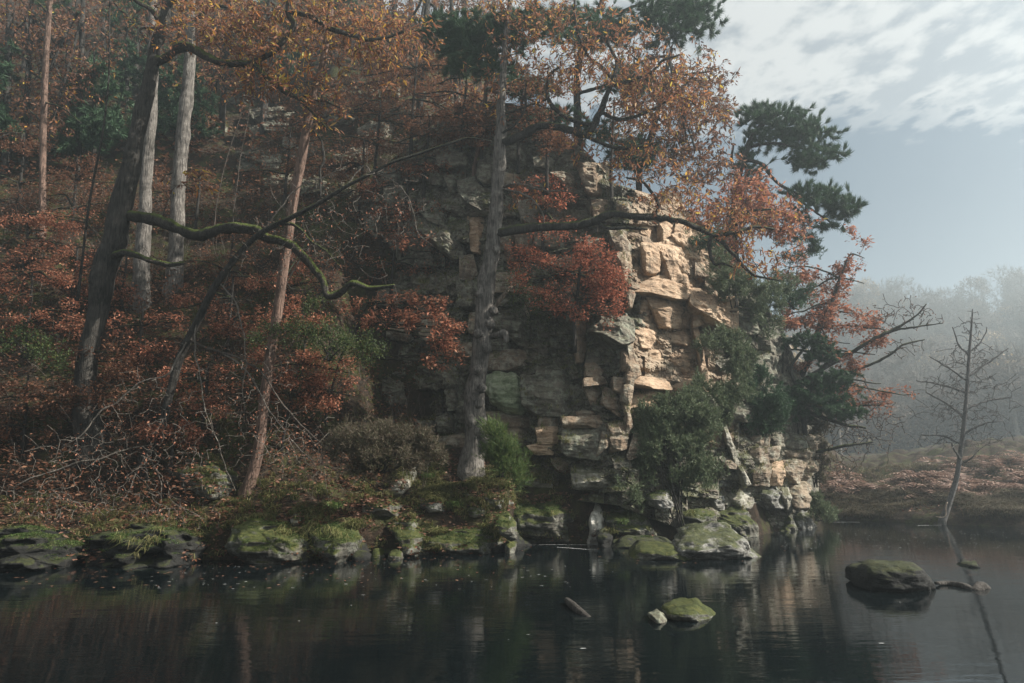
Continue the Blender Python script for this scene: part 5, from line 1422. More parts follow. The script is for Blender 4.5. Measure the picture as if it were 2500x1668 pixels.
# ------------------------------------------------------------------ beeches with flat copper sprays
def beech(label, D, trunk, sprays, leaf, seed, per=14, L=.075, Wd=.021, bark='bark_branch', n=34, mul=1.0, group=None, cat='tree', name='beech_sapling', **kw):
    """trunk + layered level sprays: every spray is (u, v, half width, half height, dD)"""
    br, bl = [], []
    for (u, v, ru, rv, dd) in sprays:
        j = int(np.argmin([abs(t[1] - v) + .3 * abs(t[0] - u) for t in trunk]))
        t = trunk[j]
        s = np.sign(u - t[0]) or 1
        br.append([(t[0], t[1], min(4, t[2] * .8)), ((t[0] + u) / 2, (t[1] + v) / 2 - 6, 2.0, dd * .5), (u, v, 1.6, dd), (u + s * ru * .7, v + rv * .2, 1.0, dd)])
        # a spray is several ragged fingers, not one pad
        hr = np.random.default_rng(int(seed * 100 + u))
        nf = int(n * max(.25, ru * rv / 2400.0))
        for f_ in range(4):
            bl.append((u + hr.uniform(-.8, .9) * ru, v + hr.uniform(-1.6, 1.6) * rv, ru * hr.uniform(.3, .8), rv * hr.uniform(.3, .8), D + dd + hr.uniform(-.3, .3), max(.30, ru * D / F * .6), max(3, nf // 4)))
    return tree(name, label, cat, D, trunk, br, bl, bark, leaf=leaf, per=per, L=L, Wd=Wd, flat=.55, droop=.15, leaf2=('leaf_brown', .28), seed=seed, lift=.02, rmin=.006, rk=.007, flare=.4, spread=.09, mul=mul, tl=4, group=group, last=.85, **kw)


beech('bright red leaved beech growing from the cliff ledge under the level limb', 22.3, [(1402, 775, 4), (1408, 730, 4), (1415, 670, 3.5), (1425, 610, 3), (1430, 570, 2)],
      [(1420, 590, 60, 26, -.3), (1330, 620, 80, 30, -.4), (1470, 630, 60, 30, -.4), (1410, 660, 90, 28, -.6), (1310, 680, 60, 20, -.5), (1480, 700, 60, 24, -.5), (1390, 715, 80, 22, -.7), (1500, 740, 40, 22, -.5), (1340, 760, 70, 16, -.7), (1440, 765, 60, 18, -.8), (1270, 640, 40, 18, -.3), (1490, 660, 45, 40, -.2), (1450, 700, 70, 40, 0), (1380, 620, 80, 40, 0), (1485, 775, 30, 22, -.8)],
      'leaf_red', 71, n=85, per=14, L=.10, Wd=.028)
beech('orange beech sprays reaching right in front of the dark cliff beside the tall burred trunk', gD(800, 1000, 19) - .3, [(798, 1000, 3), (830, 880, 3), (870, 800, 2.6), (900, 740, 2)],
      [(880, 745, 60, 14, -.3), (960, 745, 70, 18, -.4), (1030, 760, 60, 22, -.5), (1080, 775, 50, 18, -.5), (930, 775, 60, 14, -.5), (1040, 810, 50, 26, -.6), (1080, 830, 35, 20, -.6), (1085, 870, 40, 20, -.6), (1060, 885, 30, 14, -.6), (980, 790, 50, 16, -.5), (1100, 800, 30, 14, -.4)],
      'leaf_beech', 72, n=80, L=.125, Wd=.034, per=13)
beech('dense orange beech low on the bank right of the leaning red pine', gD(690, 1080, 18.5) - .2, [(690, 1080, 3), (710, 970, 3), (735, 890, 2.6), (750, 800, 2)],
      [(760, 870, 50, 20, -.4), (800, 900, 60, 26, -.4), (730, 920, 60, 26, -.5), (790, 950, 60, 24, -.5), (830, 960, 40, 22, -.5), (700, 960, 60, 22, -.5), (760, 985, 50, 16, -.6), (720, 790, 70, 16, -.3), (790, 795, 60, 16, -.3), (690, 740, 60, 20, 0), (650, 900, 50, 24, -.3), (640, 830, 40, 16, -.2), (840, 910, 30, 20, -.4)],
      'leaf_beech', 73, n=100, per=15, L=.095, Wd=.028)
SP = 'copper beech saplings on the shaded slope'
rs = np.random.default_rng(77)
for i, (u, v, lab, lf, sc, cnt) in enumerate([
    (70, 760, 'red brown beech sapling at the left edge of the shaded slope', 'leaf_beech', 1.0, 12), (180, 700, 'copper beech sapling left of the crooked chestnut trunk', 'leaf_beech', 1.0, 10),
    (60, 620, 'dark copper beech under the thin reddish pine stem', 'leaf_beech', 1.0, 12), (340, 830, 'copper beech sapling right of the crooked chestnut trunk, at its waist', 'leaf_beech', .9, 8),
    (560, 760, 'rust coloured beech behind the thin dark leaning tree', 'leaf_beech', .9, 10), (480, 500, 'sparse brown beech between the pale gray trunk and the red pine', 'leaf_brown', .9, 8),
    (180, 940, 'dark brown beech scrub at the foot of the crooked chestnut', 'leaf_brown', 1.0, 12), (60, 1010, 'dull brown beech scrub low at the left edge', 'leaf_brown', 1.0, 12),
    (500, 960, 'rusty beech scrub behind the large green mossy rock', 'leaf_beech', .8, 10), (420, 1090, 'small red brown beech spray over the dark hollow near the water', 'leaf_beech', .6, 7),
    (780, 260, 'dull brown beech high on the slope above the red pine top', 'leaf_brown', 1.1, 10), (1010, 210, 'brown beech scrub under the top centre crown, on the skyline', 'leaf_brown', 1.1, 10), (700, 400, 'brown beech among the ledge rocks right of the red pine', 'leaf_brown', .9, 8), (880, 440, 'twiggy brown beech on the rocky rise beside the crag', 'leaf_brown', 1.0, 9), (1180, 300, 'rusty scrub on the cliff brow behind the tall burred trunk', 'leaf_brown', .9, 9),
    (1130, 265, 'dark rusty scrub along the cliff brow left of the tall burred trunk', 'leaf_brown', .8, 9), (1270, 270, 'dark rusty scrub along the cliff brow right of the tall burred trunk', 'leaf_brown', .8, 9), (1340, 330, 'brown twiggy scrub on the brow above the level limb', 'leaf_brown', .7, 8),
    (990, 480, 'sparse orange beech on the crag left of the tall burred trunk', 'leaf_beech', .8, 9), (960, 620, 'thin orange beech sprays before the mossy crag', 'leaf_beech', .8, 8),
    (920, 330, 'brown beech bush on the upper ledge under the top centre crown', 'leaf_brown', .9, 10), (1040, 360, 'rusty grass topped beech scrub on the ledge beside the small pinkish pine', 'leaf_brown', .8, 8),
    (180, 480, 'dark brown beech left of the long dark sapling whip', 'leaf_brown', 1.0, 9), (50, 420, 'dark red brown beech low at the far left edge of the wood', 'leaf_brown', 1.0, 9),
    (1330, 500, 'dull red twiggy beech behind the start of the level limb', 'leaf_red', .7, 7), (700, 680, 'red brown beech crossing behind the mossy sinuous limb', 'leaf_beech', .8, 9),
    (300, 690, 'copper beech between the crooked chestnut and the pale gray trunk', 'leaf_beech', .7, 6), (560, 640, 'brown beech between the pale gray trunk and the red pine, under the mossy limb', 'leaf_brown', .8, 8)]):
    D = (gD(u, min(v + 70, 1180), 24) or 24) - .3
    if u > 850 and v < 700:
        D = min(D, float(face_D(u, v)) - .5)
    h = 95 * sc
    spr = [(u + rs.uniform(-1, 1) * 105 * sc, v + rs.uniform(-1, .75) * h, rs.uniform(45, 85) * sc, rs.uniform(9, 18) * sc, rs.uniform(-.6, .3)) for _ in range(cnt)]
    beech(lab, D, [(u - 5, v + h * 1.05, 4), (u, v + h * .3, 3.5), (u + 6, v - h * .4, 3), (u + 9, v - h, 2)], spr, lf, 300 + i, n=80, per=12, L=.11, Wd=.031, group=SP)

# right-hand beech, yew and riverside alder with mist-paled bark
DR = 28.6
beech('spreading half bare beech with copper leaves leaning out over the river at right', DR, [(1935, 1010, 9), (1950, 930, 9), (1985, 860, 8), (2000, 800, 7), (2030, 740, 5), (2050, 680, 3)],
      [(1900, 790, 60, 40, 0), (1960, 760, 70, 40, -.3), (2020, 830, 80, 40, -.4), (2080, 860, 80, 34, -.5), (2100, 930, 70, 30, -.6), (2180, 960, 60, 20, -.6), (1990, 700, 80, 50, .2), (2060, 680, 70, 60, .2), (2050, 760, 80, 44, 0), (2120, 800, 60, 30, -.4), (1880, 860, 40, 26, .1), (2130, 990, 50, 20, -.5), (1960, 650, 70, 40, .3), (2080, 620, 40, 40, .3)],
      'leaf_beech', 81, n=55, per=14, L=.17, Wd=.048, bark='bark_branch', name='beech_tree')
tree('bare_tree', 'bare branched tree reaching right over the water, twigs only, beside the copper beech', 'tree', DR - .6,
     [(1960, 1000, 6), (1985, 930, 6), (2030, 880, 5), (2080, 860, 5)],
     [[(2080, 860, 4.5), (2140, 825, 4, -.3), (2200, 795, 3, -.4), (2240, 770, 2, -.5), (2262, 745, 1.4, -.5)], [(2160, 812, 3, -.3), (2220, 800, 2.6, -.5), (2270, 795, 1.6, -.5), (2300, 790, 1, -.5)], [(2080, 905, 3, -.2), (2150, 880, 3, -.4), (2210, 840, 2.5, -.5), (2255, 828, 1.6, -.5)],
      [(1960, 1000, 5), (2040, 1030, 4, -.4), (2110, 1045, 2, -.5)], [(1960, 1110, 4), (2060, 1090, 3.4, -.6), (2130, 1080, 2, -.7)]],
     [(2190, 770, 80, 50, DR - 1, .6, 60), (2260, 780, 40, 25, DR - 1, .4, 20), (2190, 850, 60, 30, DR - 1, .5, 24), (2100, 1040, 120, 70, DR - 1, .9, 110), (2050, 1130, 100, 50, DR - .8, .7, 50)],
     'bark_branch', rmin=.013, rk=.008, seed=82, mul=2.0, flare=.3, leaf='leaf_brown', per=1, L=.09, Wd=.02)
tree('yew_tree', 'dark green spreading yew leaning over the far cliff end', 'tree', 27.6,
     [(1905, 1030, 8), (1930, 980, 8), (1965, 930, 7), (2010, 900, 5), (2050, 880, 3)],
     [[(1930, 980, 5), (1990, 990, 4, -.4), (2060, 1000, 3, -.6)], [(1950, 950, 5), (1930, 900, 4, 0), (1960, 860, 3, 0)], [(1920, 1000, 5), (1880, 960, 4, -.1), (1850, 930, 3, -.2)]],
     [(1990, 960, 110, 55, 27.5, 1.0, 230), (2050, 1000, 60, 28, 27.2, .7, 100), (2010, 860, 50, 30, 27.6, .6, 70), (1960, 830, 60, 24, 27.6, .6, 60), (1920, 1000, 60, 40, 27.4, .7, 80), (2040, 920, 60, 20, 27.3, .6, 60)],
     'bark_dark', needles=dict(per=7, n=14, L=.15, W=.014, spread=.6, mat='needle_dark', up=.05, last=.8), rmin=.005, rk=.009, seed=83, flare=.3)
DA = gD(2322, 1262, 31.0)
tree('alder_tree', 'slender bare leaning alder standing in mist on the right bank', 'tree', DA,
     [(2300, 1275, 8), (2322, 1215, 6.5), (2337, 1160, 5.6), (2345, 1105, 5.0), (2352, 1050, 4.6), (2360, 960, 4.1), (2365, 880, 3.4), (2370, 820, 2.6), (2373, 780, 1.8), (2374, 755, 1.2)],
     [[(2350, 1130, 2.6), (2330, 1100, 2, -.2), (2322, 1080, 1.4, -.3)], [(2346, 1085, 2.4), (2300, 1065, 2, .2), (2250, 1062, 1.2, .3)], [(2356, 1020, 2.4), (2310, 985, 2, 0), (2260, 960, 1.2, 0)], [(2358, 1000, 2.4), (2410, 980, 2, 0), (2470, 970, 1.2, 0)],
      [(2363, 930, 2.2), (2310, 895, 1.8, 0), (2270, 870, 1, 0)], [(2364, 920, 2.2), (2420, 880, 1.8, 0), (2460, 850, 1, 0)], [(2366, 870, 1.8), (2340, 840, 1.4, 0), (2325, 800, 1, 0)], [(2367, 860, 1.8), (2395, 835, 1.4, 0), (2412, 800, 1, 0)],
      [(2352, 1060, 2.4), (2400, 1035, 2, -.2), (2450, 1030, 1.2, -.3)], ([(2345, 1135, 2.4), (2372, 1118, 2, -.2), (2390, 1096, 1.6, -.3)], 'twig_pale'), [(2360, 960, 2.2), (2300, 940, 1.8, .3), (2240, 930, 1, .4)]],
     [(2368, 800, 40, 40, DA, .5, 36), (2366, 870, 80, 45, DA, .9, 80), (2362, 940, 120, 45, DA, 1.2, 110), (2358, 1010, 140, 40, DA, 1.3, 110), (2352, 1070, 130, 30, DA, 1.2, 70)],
     'bark_alder_misted', bbark='bark_alder_misted', twig='bark_alder_misted', rmin=.013, rk=.008, seed=84, lift=.04, mul=2.2, rough=.15, flare=.8, bend=.08)
stick('dead_branch', 'bleached dead root dangling to the water at the alder foot', 'branch', np.array([P(u, v, DA - .5) for u, v in [(2312, 1226), (2308, 1240), (2309, 1256), (2303, 1263), (2285, 1262)]]), [.03, .03, .025, .02, .012], M['dead_pale'])
stick('dead_snag', 'broken bleached snag leaning on the ledge right of the tall burred trunk', 'branch', np.array([P(u, v, 22.6) for u, v in [(1208, 752), (1222, 730), (1240, 706), (1250, 700)]]), [.05, .07, .05, .03], M['dead_pale'])

# ------------------------------------------------------------------ bushes
def bush(name, label, cat, blobs, mat, n=12, L=.11, W=.007, spread=.55, seed=1, up=.55, stems=6, group=None, stem_foot=None, twigmat='twig', leaf=None):
    rng = np.random.default_rng(seed)
    pts = []
    for b in blobs:
        c_ = blob(*b[:6], max(6, b[6] // 14), r=rng, shell=.62)
        pts.append(np.repeat(c_, 14, 0) + rng.normal(size=(len(c_) * 14, 3)) * rng.uniform(.07, .16, (len(c_) * 14, 1)))
    pts = np.concatenate(pts)
    if stem_foot is None:
        u, v, D = blobs[0][0], blobs[0][1] + blobs[0][3], blobs[0][4]
    else:
        u, v, D = stem_foot
    foot = P(u, v, D)
    root = thing(name, label, cat, foot, group)
    cen = pts.mean(0)
    nodes, nr = [foot[None]], [np.array([.03])]
    a = Acc()
    for k in range(stems):
        e = pts[rng.integers(len(pts))] * .6 + cen * .4
        q, r = resample(np.stack([foot + rng.normal(size=3) * np.array([.08, .08, 0]), (foot + e) / 2 + rng.normal(size=3) * .08, e]), [.028, .02, .009], .08)
        tube(a, q, r, 5, .2, k)
        nodes.append(q)
        nr.append(r)
    put('stems', a.mesh('stems', M['bark_branch'], foot), root)
    few = pts[rng.random(len(pts)) < .25]
    tubes = grow(np.concatenate(nodes), np.concatenate(nr), few, rng, .003, .12, .05, rk=.005)
    put('twigs', twig_mesh('twigs', tubes, M[twigmat], foot, 3), root, kind='stuff')
    if leaf:
        nn = len(pts) * n
        p = np.repeat(pts, n, 0) + rng.normal(size=(nn, 3)) * .06
        V, T = leaves_geo(p, rng.normal(size=(nn, 3)), rng.normal(size=(nn, 3)) + np.array([0, 0, .6]), L * rng.uniform(.6, 1.2, nn), W * rng.uniform(.7, 1.2, nn), pts=4)
    else:
        d = unit(unit(pts - foot) + rng.normal(size=pts.shape) * .35 + np.array([0, 0, .4]))
        # each target carries three shoots, each shoot a spike of needles
        k = 3
        sp_ = np.repeat(pts, k, 0) + rng.normal(size=(len(pts) * k, 3)) * .05
        sdir = unit(np.repeat(d, k, 0) + rng.normal(size=(len(pts) * k, 3)) * .75)
        al = np.concatenate([sp_ + sdir * s for s in (0, L * .7, L * 1.4)])
        V, T = tufts(al, np.concatenate([sdir] * 3), max(3, n // 3), L, W, spread, rng, up * .3, .01)
    put('foliage', mesh_data('foliage', V - foot, [T], M[mat], False), root, kind='stuff')
    return root


bush('gorse_bush', 'large green gorse bush in front of the sunlit face, right of the pale rib', 'bush',
     [(1640, 1060, 90, 90, 22.3, .7, 520), (1580, 1110, 55, 60, 22.2, .5, 220), (1640, 990, 60, 40, 22.5, .5, 180), (1710, 1030, 50, 90, 22.7, .6, 260), (1690, 1140, 60, 50, 22.3, .5, 220), (1575, 1040, 35, 40, 22.4, .4, 110)], 'gorse', seed=101, n=21, W=.009, stem_foot=(1662, 1290, 21.9), stems=7)
bush('gorse_bush', 'gray green gorse on the ledge right of the lit overhang', 'bush', [(1775, 835, 55, 38, 24.0, .6, 220), (1800, 870, 40, 30, 24.1, .5, 100)], 'gorse', seed=102, n=21, W=.010)
bush('gorse_bush', 'upright gorse strip climbing the cliff between the two gorse bushes', 'bush', [(1790, 960, 45, 60, 23.9, .5, 220), (1760, 1010, 45, 50, 23.4, .5, 160), (1720, 950, 40, 30, 23.4, .4, 90), (1800, 900, 30, 30, 24.1, .4, 60)], 'gorse', seed=103, n=21, W=.010)
bush('juniper_bush', 'dark green juniper at the middle of the far cliff end', 'bush', [(1870, 980, 60, 60, 25.9, .8, 300), (1840, 930, 40, 45, 25.8, .6, 140), (1890, 1020, 40, 30, 25.8, .5, 100), (1850, 1040, 60, 30, 25.9, .6, 120)], 'needle_dark', seed=104, n=21, W=.011)
bush('heather_bush', 'brown green bush hanging from the cliff brow under the long limb tip', 'bush', [(1800, 690, 60, 60, 24.6, .7, 260), (1860, 730, 50, 45, 25.3, .6, 180), (1760, 660, 40, 40, 24.2, .5, 90), (1900, 690, 45, 40, 25.8, .6, 120), (1880, 780, 40, 50, 25.8, .5, 120)], 'gorse', seed=105, n=18, W=.010)
bush('juniper_bush', 'green bush below the lone pine at the cliff brow', 'bush', [(1930, 720, 45, 35, 26.8, .6, 150), (1960, 600, 60, 40, 27.4, .7, 150), (1730, 590, 50, 30, 25.0, .5, 80)], 'needle', seed=106, n=18, W=.010)
bush('heather_bush', 'brown heather bush above the bank beside the tall burred trunk', 'bush', [(930, 1100, 100, 55, 18.3, .8, 520), (1000, 1070, 60, 40, 18.5, .6, 200), (860, 1090, 60, 50, 18.2, .6, 200), (1040, 1110, 40, 40, 18.5, .4, 90)], 'heath', seed=107, n=18, W=.006, L=.10)
bush('broom_bush', 'tall fine green broom tuft right beside the tall burred trunk', 'bush', [(1225, 1110, 30, 55, 20.0, .35, 200), (1205, 1080, 14, 60, 19.9, .25, 70), (1250, 1150, 35, 25, 19.9, .35, 80)], 'grass_green', seed=108, n=18, W=.005, L=.16, spread=.25, up=1.6)
bush('holly_bush', 'green leafed bush under the red beech on the cliff ledge', 'bush', [(1300, 740, 60, 40, 22.5, .5, 260), (1280, 690, 40, 40, 22.8, .4, 100)], 'leaf_green', seed=109, n=5, W=.02, L=.07, leaf=True)
bush('bilberry_bush', 'yellow green leafy bush behind the dense orange beech', 'bush', [(800, 830, 90, 50, 19.3, .7, 420), (890, 850, 60, 40, 19.6, .6, 200), (720, 800, 60, 40, 19.3, .6, 160), (760, 750, 50, 30, 19.6, .5, 90)], 'leaf_green', seed=110, n=6, W=.022, L=.07, leaf=True)
bush('bilberry_bush', 'dark green leafy bush at the left edge of the slope', 'bush', [(60, 830, 90, 45, 19.5, .7, 260), (130, 870, 60, 30, 19.3, .5, 120)], 'leaf_green', seed=111, n=6, W=.022, L=.07, leaf=True)
bush('bilberry_bush', 'small green bush at the mossy crag left of the tall burred trunk', 'bush', [(760, 540, 60, 40, 22.0, .6, 140), (640, 810, 50, 30, 19.0, .5, 100)], 'leaf_green', seed=112, n=6, W=.022, L=.07, leaf=True)
bush('heather_bush', 'low dark shrub at the waterline behind the last cliff stone', 'bush', [(1992, 1235, 26, 34, 27.6, .5, 150), (2020, 1255, 30, 18, 28.4, .5, 90)], 'gorse', seed=114, n=15, W=.011, stem_foot=(1995, 1272, 27.8))
bush('heather_bush', 'brown shrub clinging to the end wall of the cliff above the last stones', 'bush', [(1995, 1130, 24, 50, 28.2, .5, 160), (2005, 1060, 24, 40, 28.6, .5, 110)], 'heath', seed=115, n=15, W=.011, stem_foot=(1990, 1190, 28.2))
bush('broom_bush', 'dark green shrub beside the split crest stone', 'bush', [(1535, 1215, 26, 18, 21.6, .25, 40)], 'gorse', seed=113, n=15, W=.007, L=.1)

# ------------------------------------------------------------------ grass, litter, bracken
def blades(pos, L, W, rng, lean=.6, bias=(0, -.5, 0), kseg=3):
    n = len(pos)
    d = rng.normal(size=(n, 3)) * np.array([1, 1, 0]) * lean + np.array(bias)
    side = unit(np.cross(d + 1e-6, np.array([0, 0, 1.0])) + rng.normal(size=(n, 3)) * .3)
    LL = (L * rng.uniform(.5, 1.25, n))[:, None]
    V = []
    for i in range(kseg + 1):
        s = i / kseg
        c = pos + LL * (np.array([0, 0, 1.0]) * (s - .75 * s * s) * 1.0 + d * s * s * .8)
        w = W * (1 - s * .9)
        V += [c - side * w, c + side * w]
    V = np.stack(V, 1)
    Q = []
    for i in range(kseg):
        Q.append([2 * i, 2 * i + 1, 2 * i + 3, 2 * i + 2])
    Q = (np.array(Q)[None] + (np.arange(n) * 2 * (kseg + 1))[:, None, None]).reshape(-1, 4)
    return V.reshape(-1, 3), Q


def on_ground(n, t0, t1, s0, s1, rng, pw=1.0):
    t = rng.uniform(t0, t1, n)
    s = s0 + (s1 - s0) * rng.random(n) ** pw
    y = np.interp(t, SH_T, SH_Y) + s
    x = t * y
    return np.stack([x, y, hz(x, y)], 1)


# fallen leaves, lying near flat
dg = bpy.context.evaluated_depsgraph_get()


def drop(pts):
    """let points fall from above onto whatever lies there (stones, ledges, ground)"""
    out, nor = [], []
    for p in pts:
        hit, loc, nrm, idx, ob, mx = scene.ray_cast(dg, Vector((p[0], p[1], p[2] + .7)), Vector((0, 0, -1)), distance=2.5)
        if hit and ob.name.split('.')[0] in ('boulder', 'hillside_ground', 'rock_block', 'rock_face') and loc.z > .03:
            out.append(loc[:])
            nor.append(nrm[:])
    return np.array(out), np.array(nor)


bpy.context.view_layer.update()
dg = bpy.context.evaluated_depsgraph_get()
rg = np.random.default_rng(200)
lp = np.concatenate([on_ground(11000, -.85, .2, -.5, 1.4, rg), on_ground(9000, -.85, .2, .2, 4.2, rg, .9), on_ground(12000, -.85, -.1, 3, 16, rg), on_ground(5500, -.1, .33, .2, 3.5, rg), on_ground(2500, .44, .8, .3, 6, rg)])
lp, ln = drop(lp)
n = len(lp)
V, T = leaves_geo(lp + np.array([0, 0, .015]), rg.normal(size=(n, 3)) * np.array([1, 1, .15]), unit(ln + rg.normal(size=(n, 3)) * .45), rg.uniform(.07, .17, n), rg.uniform(.02, .035, n), pts=4)
put('leaf_litter', mesh_data('leaf_litter', V, [T], M['litter'], False), kind='stuff')

up_ = np.concatenate([on_ground(30000, -.85, -.12, 1.5, 13, rg, .8), on_ground(3000, -.85, -.2, .4, 2, rg)])
keepu = fbm(up_ * np.array([.9, .9, .9]), 4, 88) > -.02
up_ = up_[keepu]
far_ = on_ground(16000, -.85, .02, 13, 42, rg)
far_ = far_[fbm(far_ * .5, 3, 89) > -.1]
up_ = np.concatenate([up_, far_])
hgt = rg.random(len(up_)) ** 1.6 * .9
n = len(up_)
V, T = leaves_geo(up_ + np.stack([hgt * 0, -hgt * .2, hgt + .03], 1), rg.normal(size=(n, 3)) * np.array([1, 1, .35]), rg.normal(size=(n, 3)) * .5 + np.array([0, 0, 1.0]), rg.uniform(.08, .17, n) * np.where(np.arange(n) < n - len(far_), 1, 2.2), rg.uniform(.025, .05, n) * np.where(np.arange(n) < n - len(far_), 1, 2.2), pts=4)
put('undergrowth', mesh_data('undergrowth', V, [T], M['leaf_brown'], False), kind='stuff')
us_ = np.concatenate([on_ground(1500, -.85, -.12, 1.0, 12, rg, .8)])
sa = Acc()
for p in us_:
    L_ = rg.uniform(.4, 1.4)
    d_ = rg.normal(size=3) * .4 + np.array([0, -.25, .8])
    tube(sa, p + np.linspace(0, 1, 4)[:, None] * d_ * L_ + rg.normal(size=(4, 3)) * .05, np.array([.007, .006, .005, .003]), 3, cap=False)
put('undergrowth_stems', sa.mesh('undergrowth_stems', M['twig_pale']), kind='stuff')

fl_u = np.concatenate([rg.uniform(0, 1300, 170), rg.uniform(1450, 2000, 50)])
fl_v = np.interp(fl_u, [a for a, _ in SHORE], [b for _, b in SHORE]) + 6 + 60 * rg.random(len(fl_u)) ** 2.2
fl = W(fl_u, fl_v, .008)
n = len(fl)
V, T = leaves_geo(fl, rg.normal(size=(n, 3)) * np.array([1, 1, .02]), np.tile([0, 0, 1.0], (n, 1)), rg.uniform(.06, .13, n), rg.uniform(.018, .032, n), .12, pts=4)
put('floating_leaves', mesh_data('floating_leaves', V, [T], M['litter'], False), kind='stuff')

gp = np.concatenate([on_ground(450, -.85, -.45, -.2, 1.4, rg), on_ground(1150, -.45, -.05, -.3, 2.2, rg), on_ground(2200, -.12, .2, -.2, 2.4, rg), on_ground(900, .1, .33, .2, 2.2, rg), on_ground(500, -.5, -.1, 2.2, 7, rg)])
gp, _ = drop(gp)
gp = gp[fbm(gp * 1.6, 3, 77) > -.12]
gp = np.repeat(gp, 9, 0)
gp = gp + rg.normal(size=gp.shape) * np.array([.05, .05, .01])
V, Q = blades(gp, .40, .010, rg, .6, (0, -.6, 0))
put('bank_grass', mesh_data('bank_grass', V, [Q], M['grass'], True), kind='stuff')


# moss fringes and hanging grass on the bank stones
bs = np.concatenate([on_ground(9000, -.85, .20, -.9, .7, rg), on_ground(2500, .15, .33, -1.2, .6, rg)])
keep_, nrm_ = [], []
for p in bs:
    hit, loc, nrm, idx, ob, mx = scene.ray_cast(dg, Vector((p[0], p[1], 2.2)), Vector((0, 0, -1)), distance=2.3)
    if hit and ob.name.split('.')[0] == 'boulder' and loc.z > .18:
        keep_.append(loc[:])
        nrm_.append(nrm[:])
keep_, nrm_ = np.array(keep_), np.array(nrm_)
ok_ = fbm(keep_ * 1.5, 3, 151) > -.15
keep_, nrm_ = keep_[ok_], nrm_[ok_]
fz = np.repeat(keep_[::2], 10, 0) + rg.normal(size=(len(keep_[::2]) * 10, 3)) * np.array([.05, .03, .005])
V, Q = blades(fz, .09, .008, rg, .9, (0, -.5, 0), 2)
put('moss_fringe', mesh_data('moss_fringe', V, [Q], M['grass_green'], True), kind='stuff')
edge_ = keep_[(nrm_[:, 2] < .86) & (nrm_[:, 1] < -.2) & (fbm(keep_ * .9, 2, 152) > .18)]
hgb = np.repeat(edge_, 6, 0) + rg.normal(size=(len(edge_) * 6, 3)) * np.array([.06, .03, .01])
V, Q = blades(hgb, .46, .010, rg, .35, (0, -.75, -.45), 4)
put('hanging_grass', mesh_data('hanging_grass', V, [Q], M['grass'], True), kind='stuff')

# straw and green grass on the cliff ledges
hits = []
for u, v in zip(rg.uniform(880, 1990, 9000), rg.uniform(320, 1200, 9000)):
    d_ = np.array(ray(u, v))
    d_ = d_ / np.linalg.norm(d_)
    o_ = np.array([0, 0, CAM_H]) + d_ * 20.0
    hit, loc, nrm, idx, ob, mx = scene.ray_cast(dg, Vector(o_), Vector(d_), distance=14)
    if hit and ob.name.split('.')[0] in ('rock_block', 'rock_face') and nrm.z > .42 and not (1545 < u < 1730 and v < 950):
        hits.append(loc[:])
hits = np.array(hits)
hits = hits[fbm(hits * .8, 3, 131) > -.05]
hg = np.repeat(hits, 7, 0)
hg = hg + rg.normal(size=hg.shape) * np.array([.06, .04, .01])
V, Q = blades(hg, .30, .010, rg, .5, (0, -.6, 0))
put('ledge_grass', mesh_data('ledge_grass', V, [Q], M['grass'], True), kind='stuff')


def tuft_thing(label, u, v, D, n, L, mat, seed, bias=(0, -.6, 0), W=.011, group='grass tufts hanging over the bank edge'):
    rng = np.random.default_rng(seed)
    b = P(u, v, D)
    p = b + rng.normal(size=(n, 3)) * np.array([.10, .08, .03])
    V, Q = blades(p, L, W, rng, .5, bias)
    put('grass_tuft', mesh_data('grass_tuft', V - b, [Q], M[mat], True), label=label, cat='grass', group=group, loc=tuple(b))


for i, (lab, u, v, n, L, mat) in enumerate([
    ('pale green grass tuft arching over the water beside the domed mossy boulder', 865, 1288, 190, .55, 'grass'),
    ('green sedge tuft low above the water at the far left', 95, 1318, 130, .42, 'grass_green'),
    ('green sedge tuft drooping under the bare twigs near the left end', 292, 1320, 110, .42, 'grass_green'),
    ('green grass tuft on the leaf covered bank above the overhanging pale tuft', 818, 1238, 90, .32, 'grass_green'),
    ('green grass tuft beside the white sided square stone', 1108, 1235, 120, .36, 'grass_green'),
    ('green tuft left of the tall burred trunk foot', 1045, 1165, 70, .30, 'grass_green'),
    ('grass tuft at the foot of the white streaked stone', 1492, 1300, 110, .30, 'grass'),
    ('grass tuft hanging beside the split crest stone', 1520, 1278, 90, .30, 'grass_green'),
    ('straw coloured tuft at the corner of the long mossy ledge', 1185, 1305, 80, .28, 'grass'),
    ('small grass tuft on the broad mossy boulder face', 690, 1305, 80, .30, 'grass'),
    ('grass clump by the mossy crag left of the tall burred trunk', 1035, 690, 110, .35, 'grass')]):
    D = 17.0 if v > 1225 and u < 900 else (gD(u, v, 20.0) - .25)
    if u > 1400:
        D = 20.6
    if v < 800:
        D = float(face_D(u, v)) - .6
    tuft_thing(lab, u, v, D, n, L, mat, 400 + i)

# the far bank: rough grass and dead bracken
fp = np.concatenate([on_ground(2000, .455, .80, .1, 3.0, rg), on_ground(1800, .455, .80, 2.4, 12, rg)])
fp = np.repeat(fp, 9, 0) + rg.normal(size=(len(fp) * 9, 3)) * np.array([.10, .10, .02])
fp = fp[fbm(fp * .5, 3, 141) > -.25]
V, Q = blades(fp, .60, .014, rg, .9, (-.4, -.5, 0))
put('far_bank_grass', mesh_data('far_bank_grass', V, [Q], M['far_grass'], True), kind='stuff')


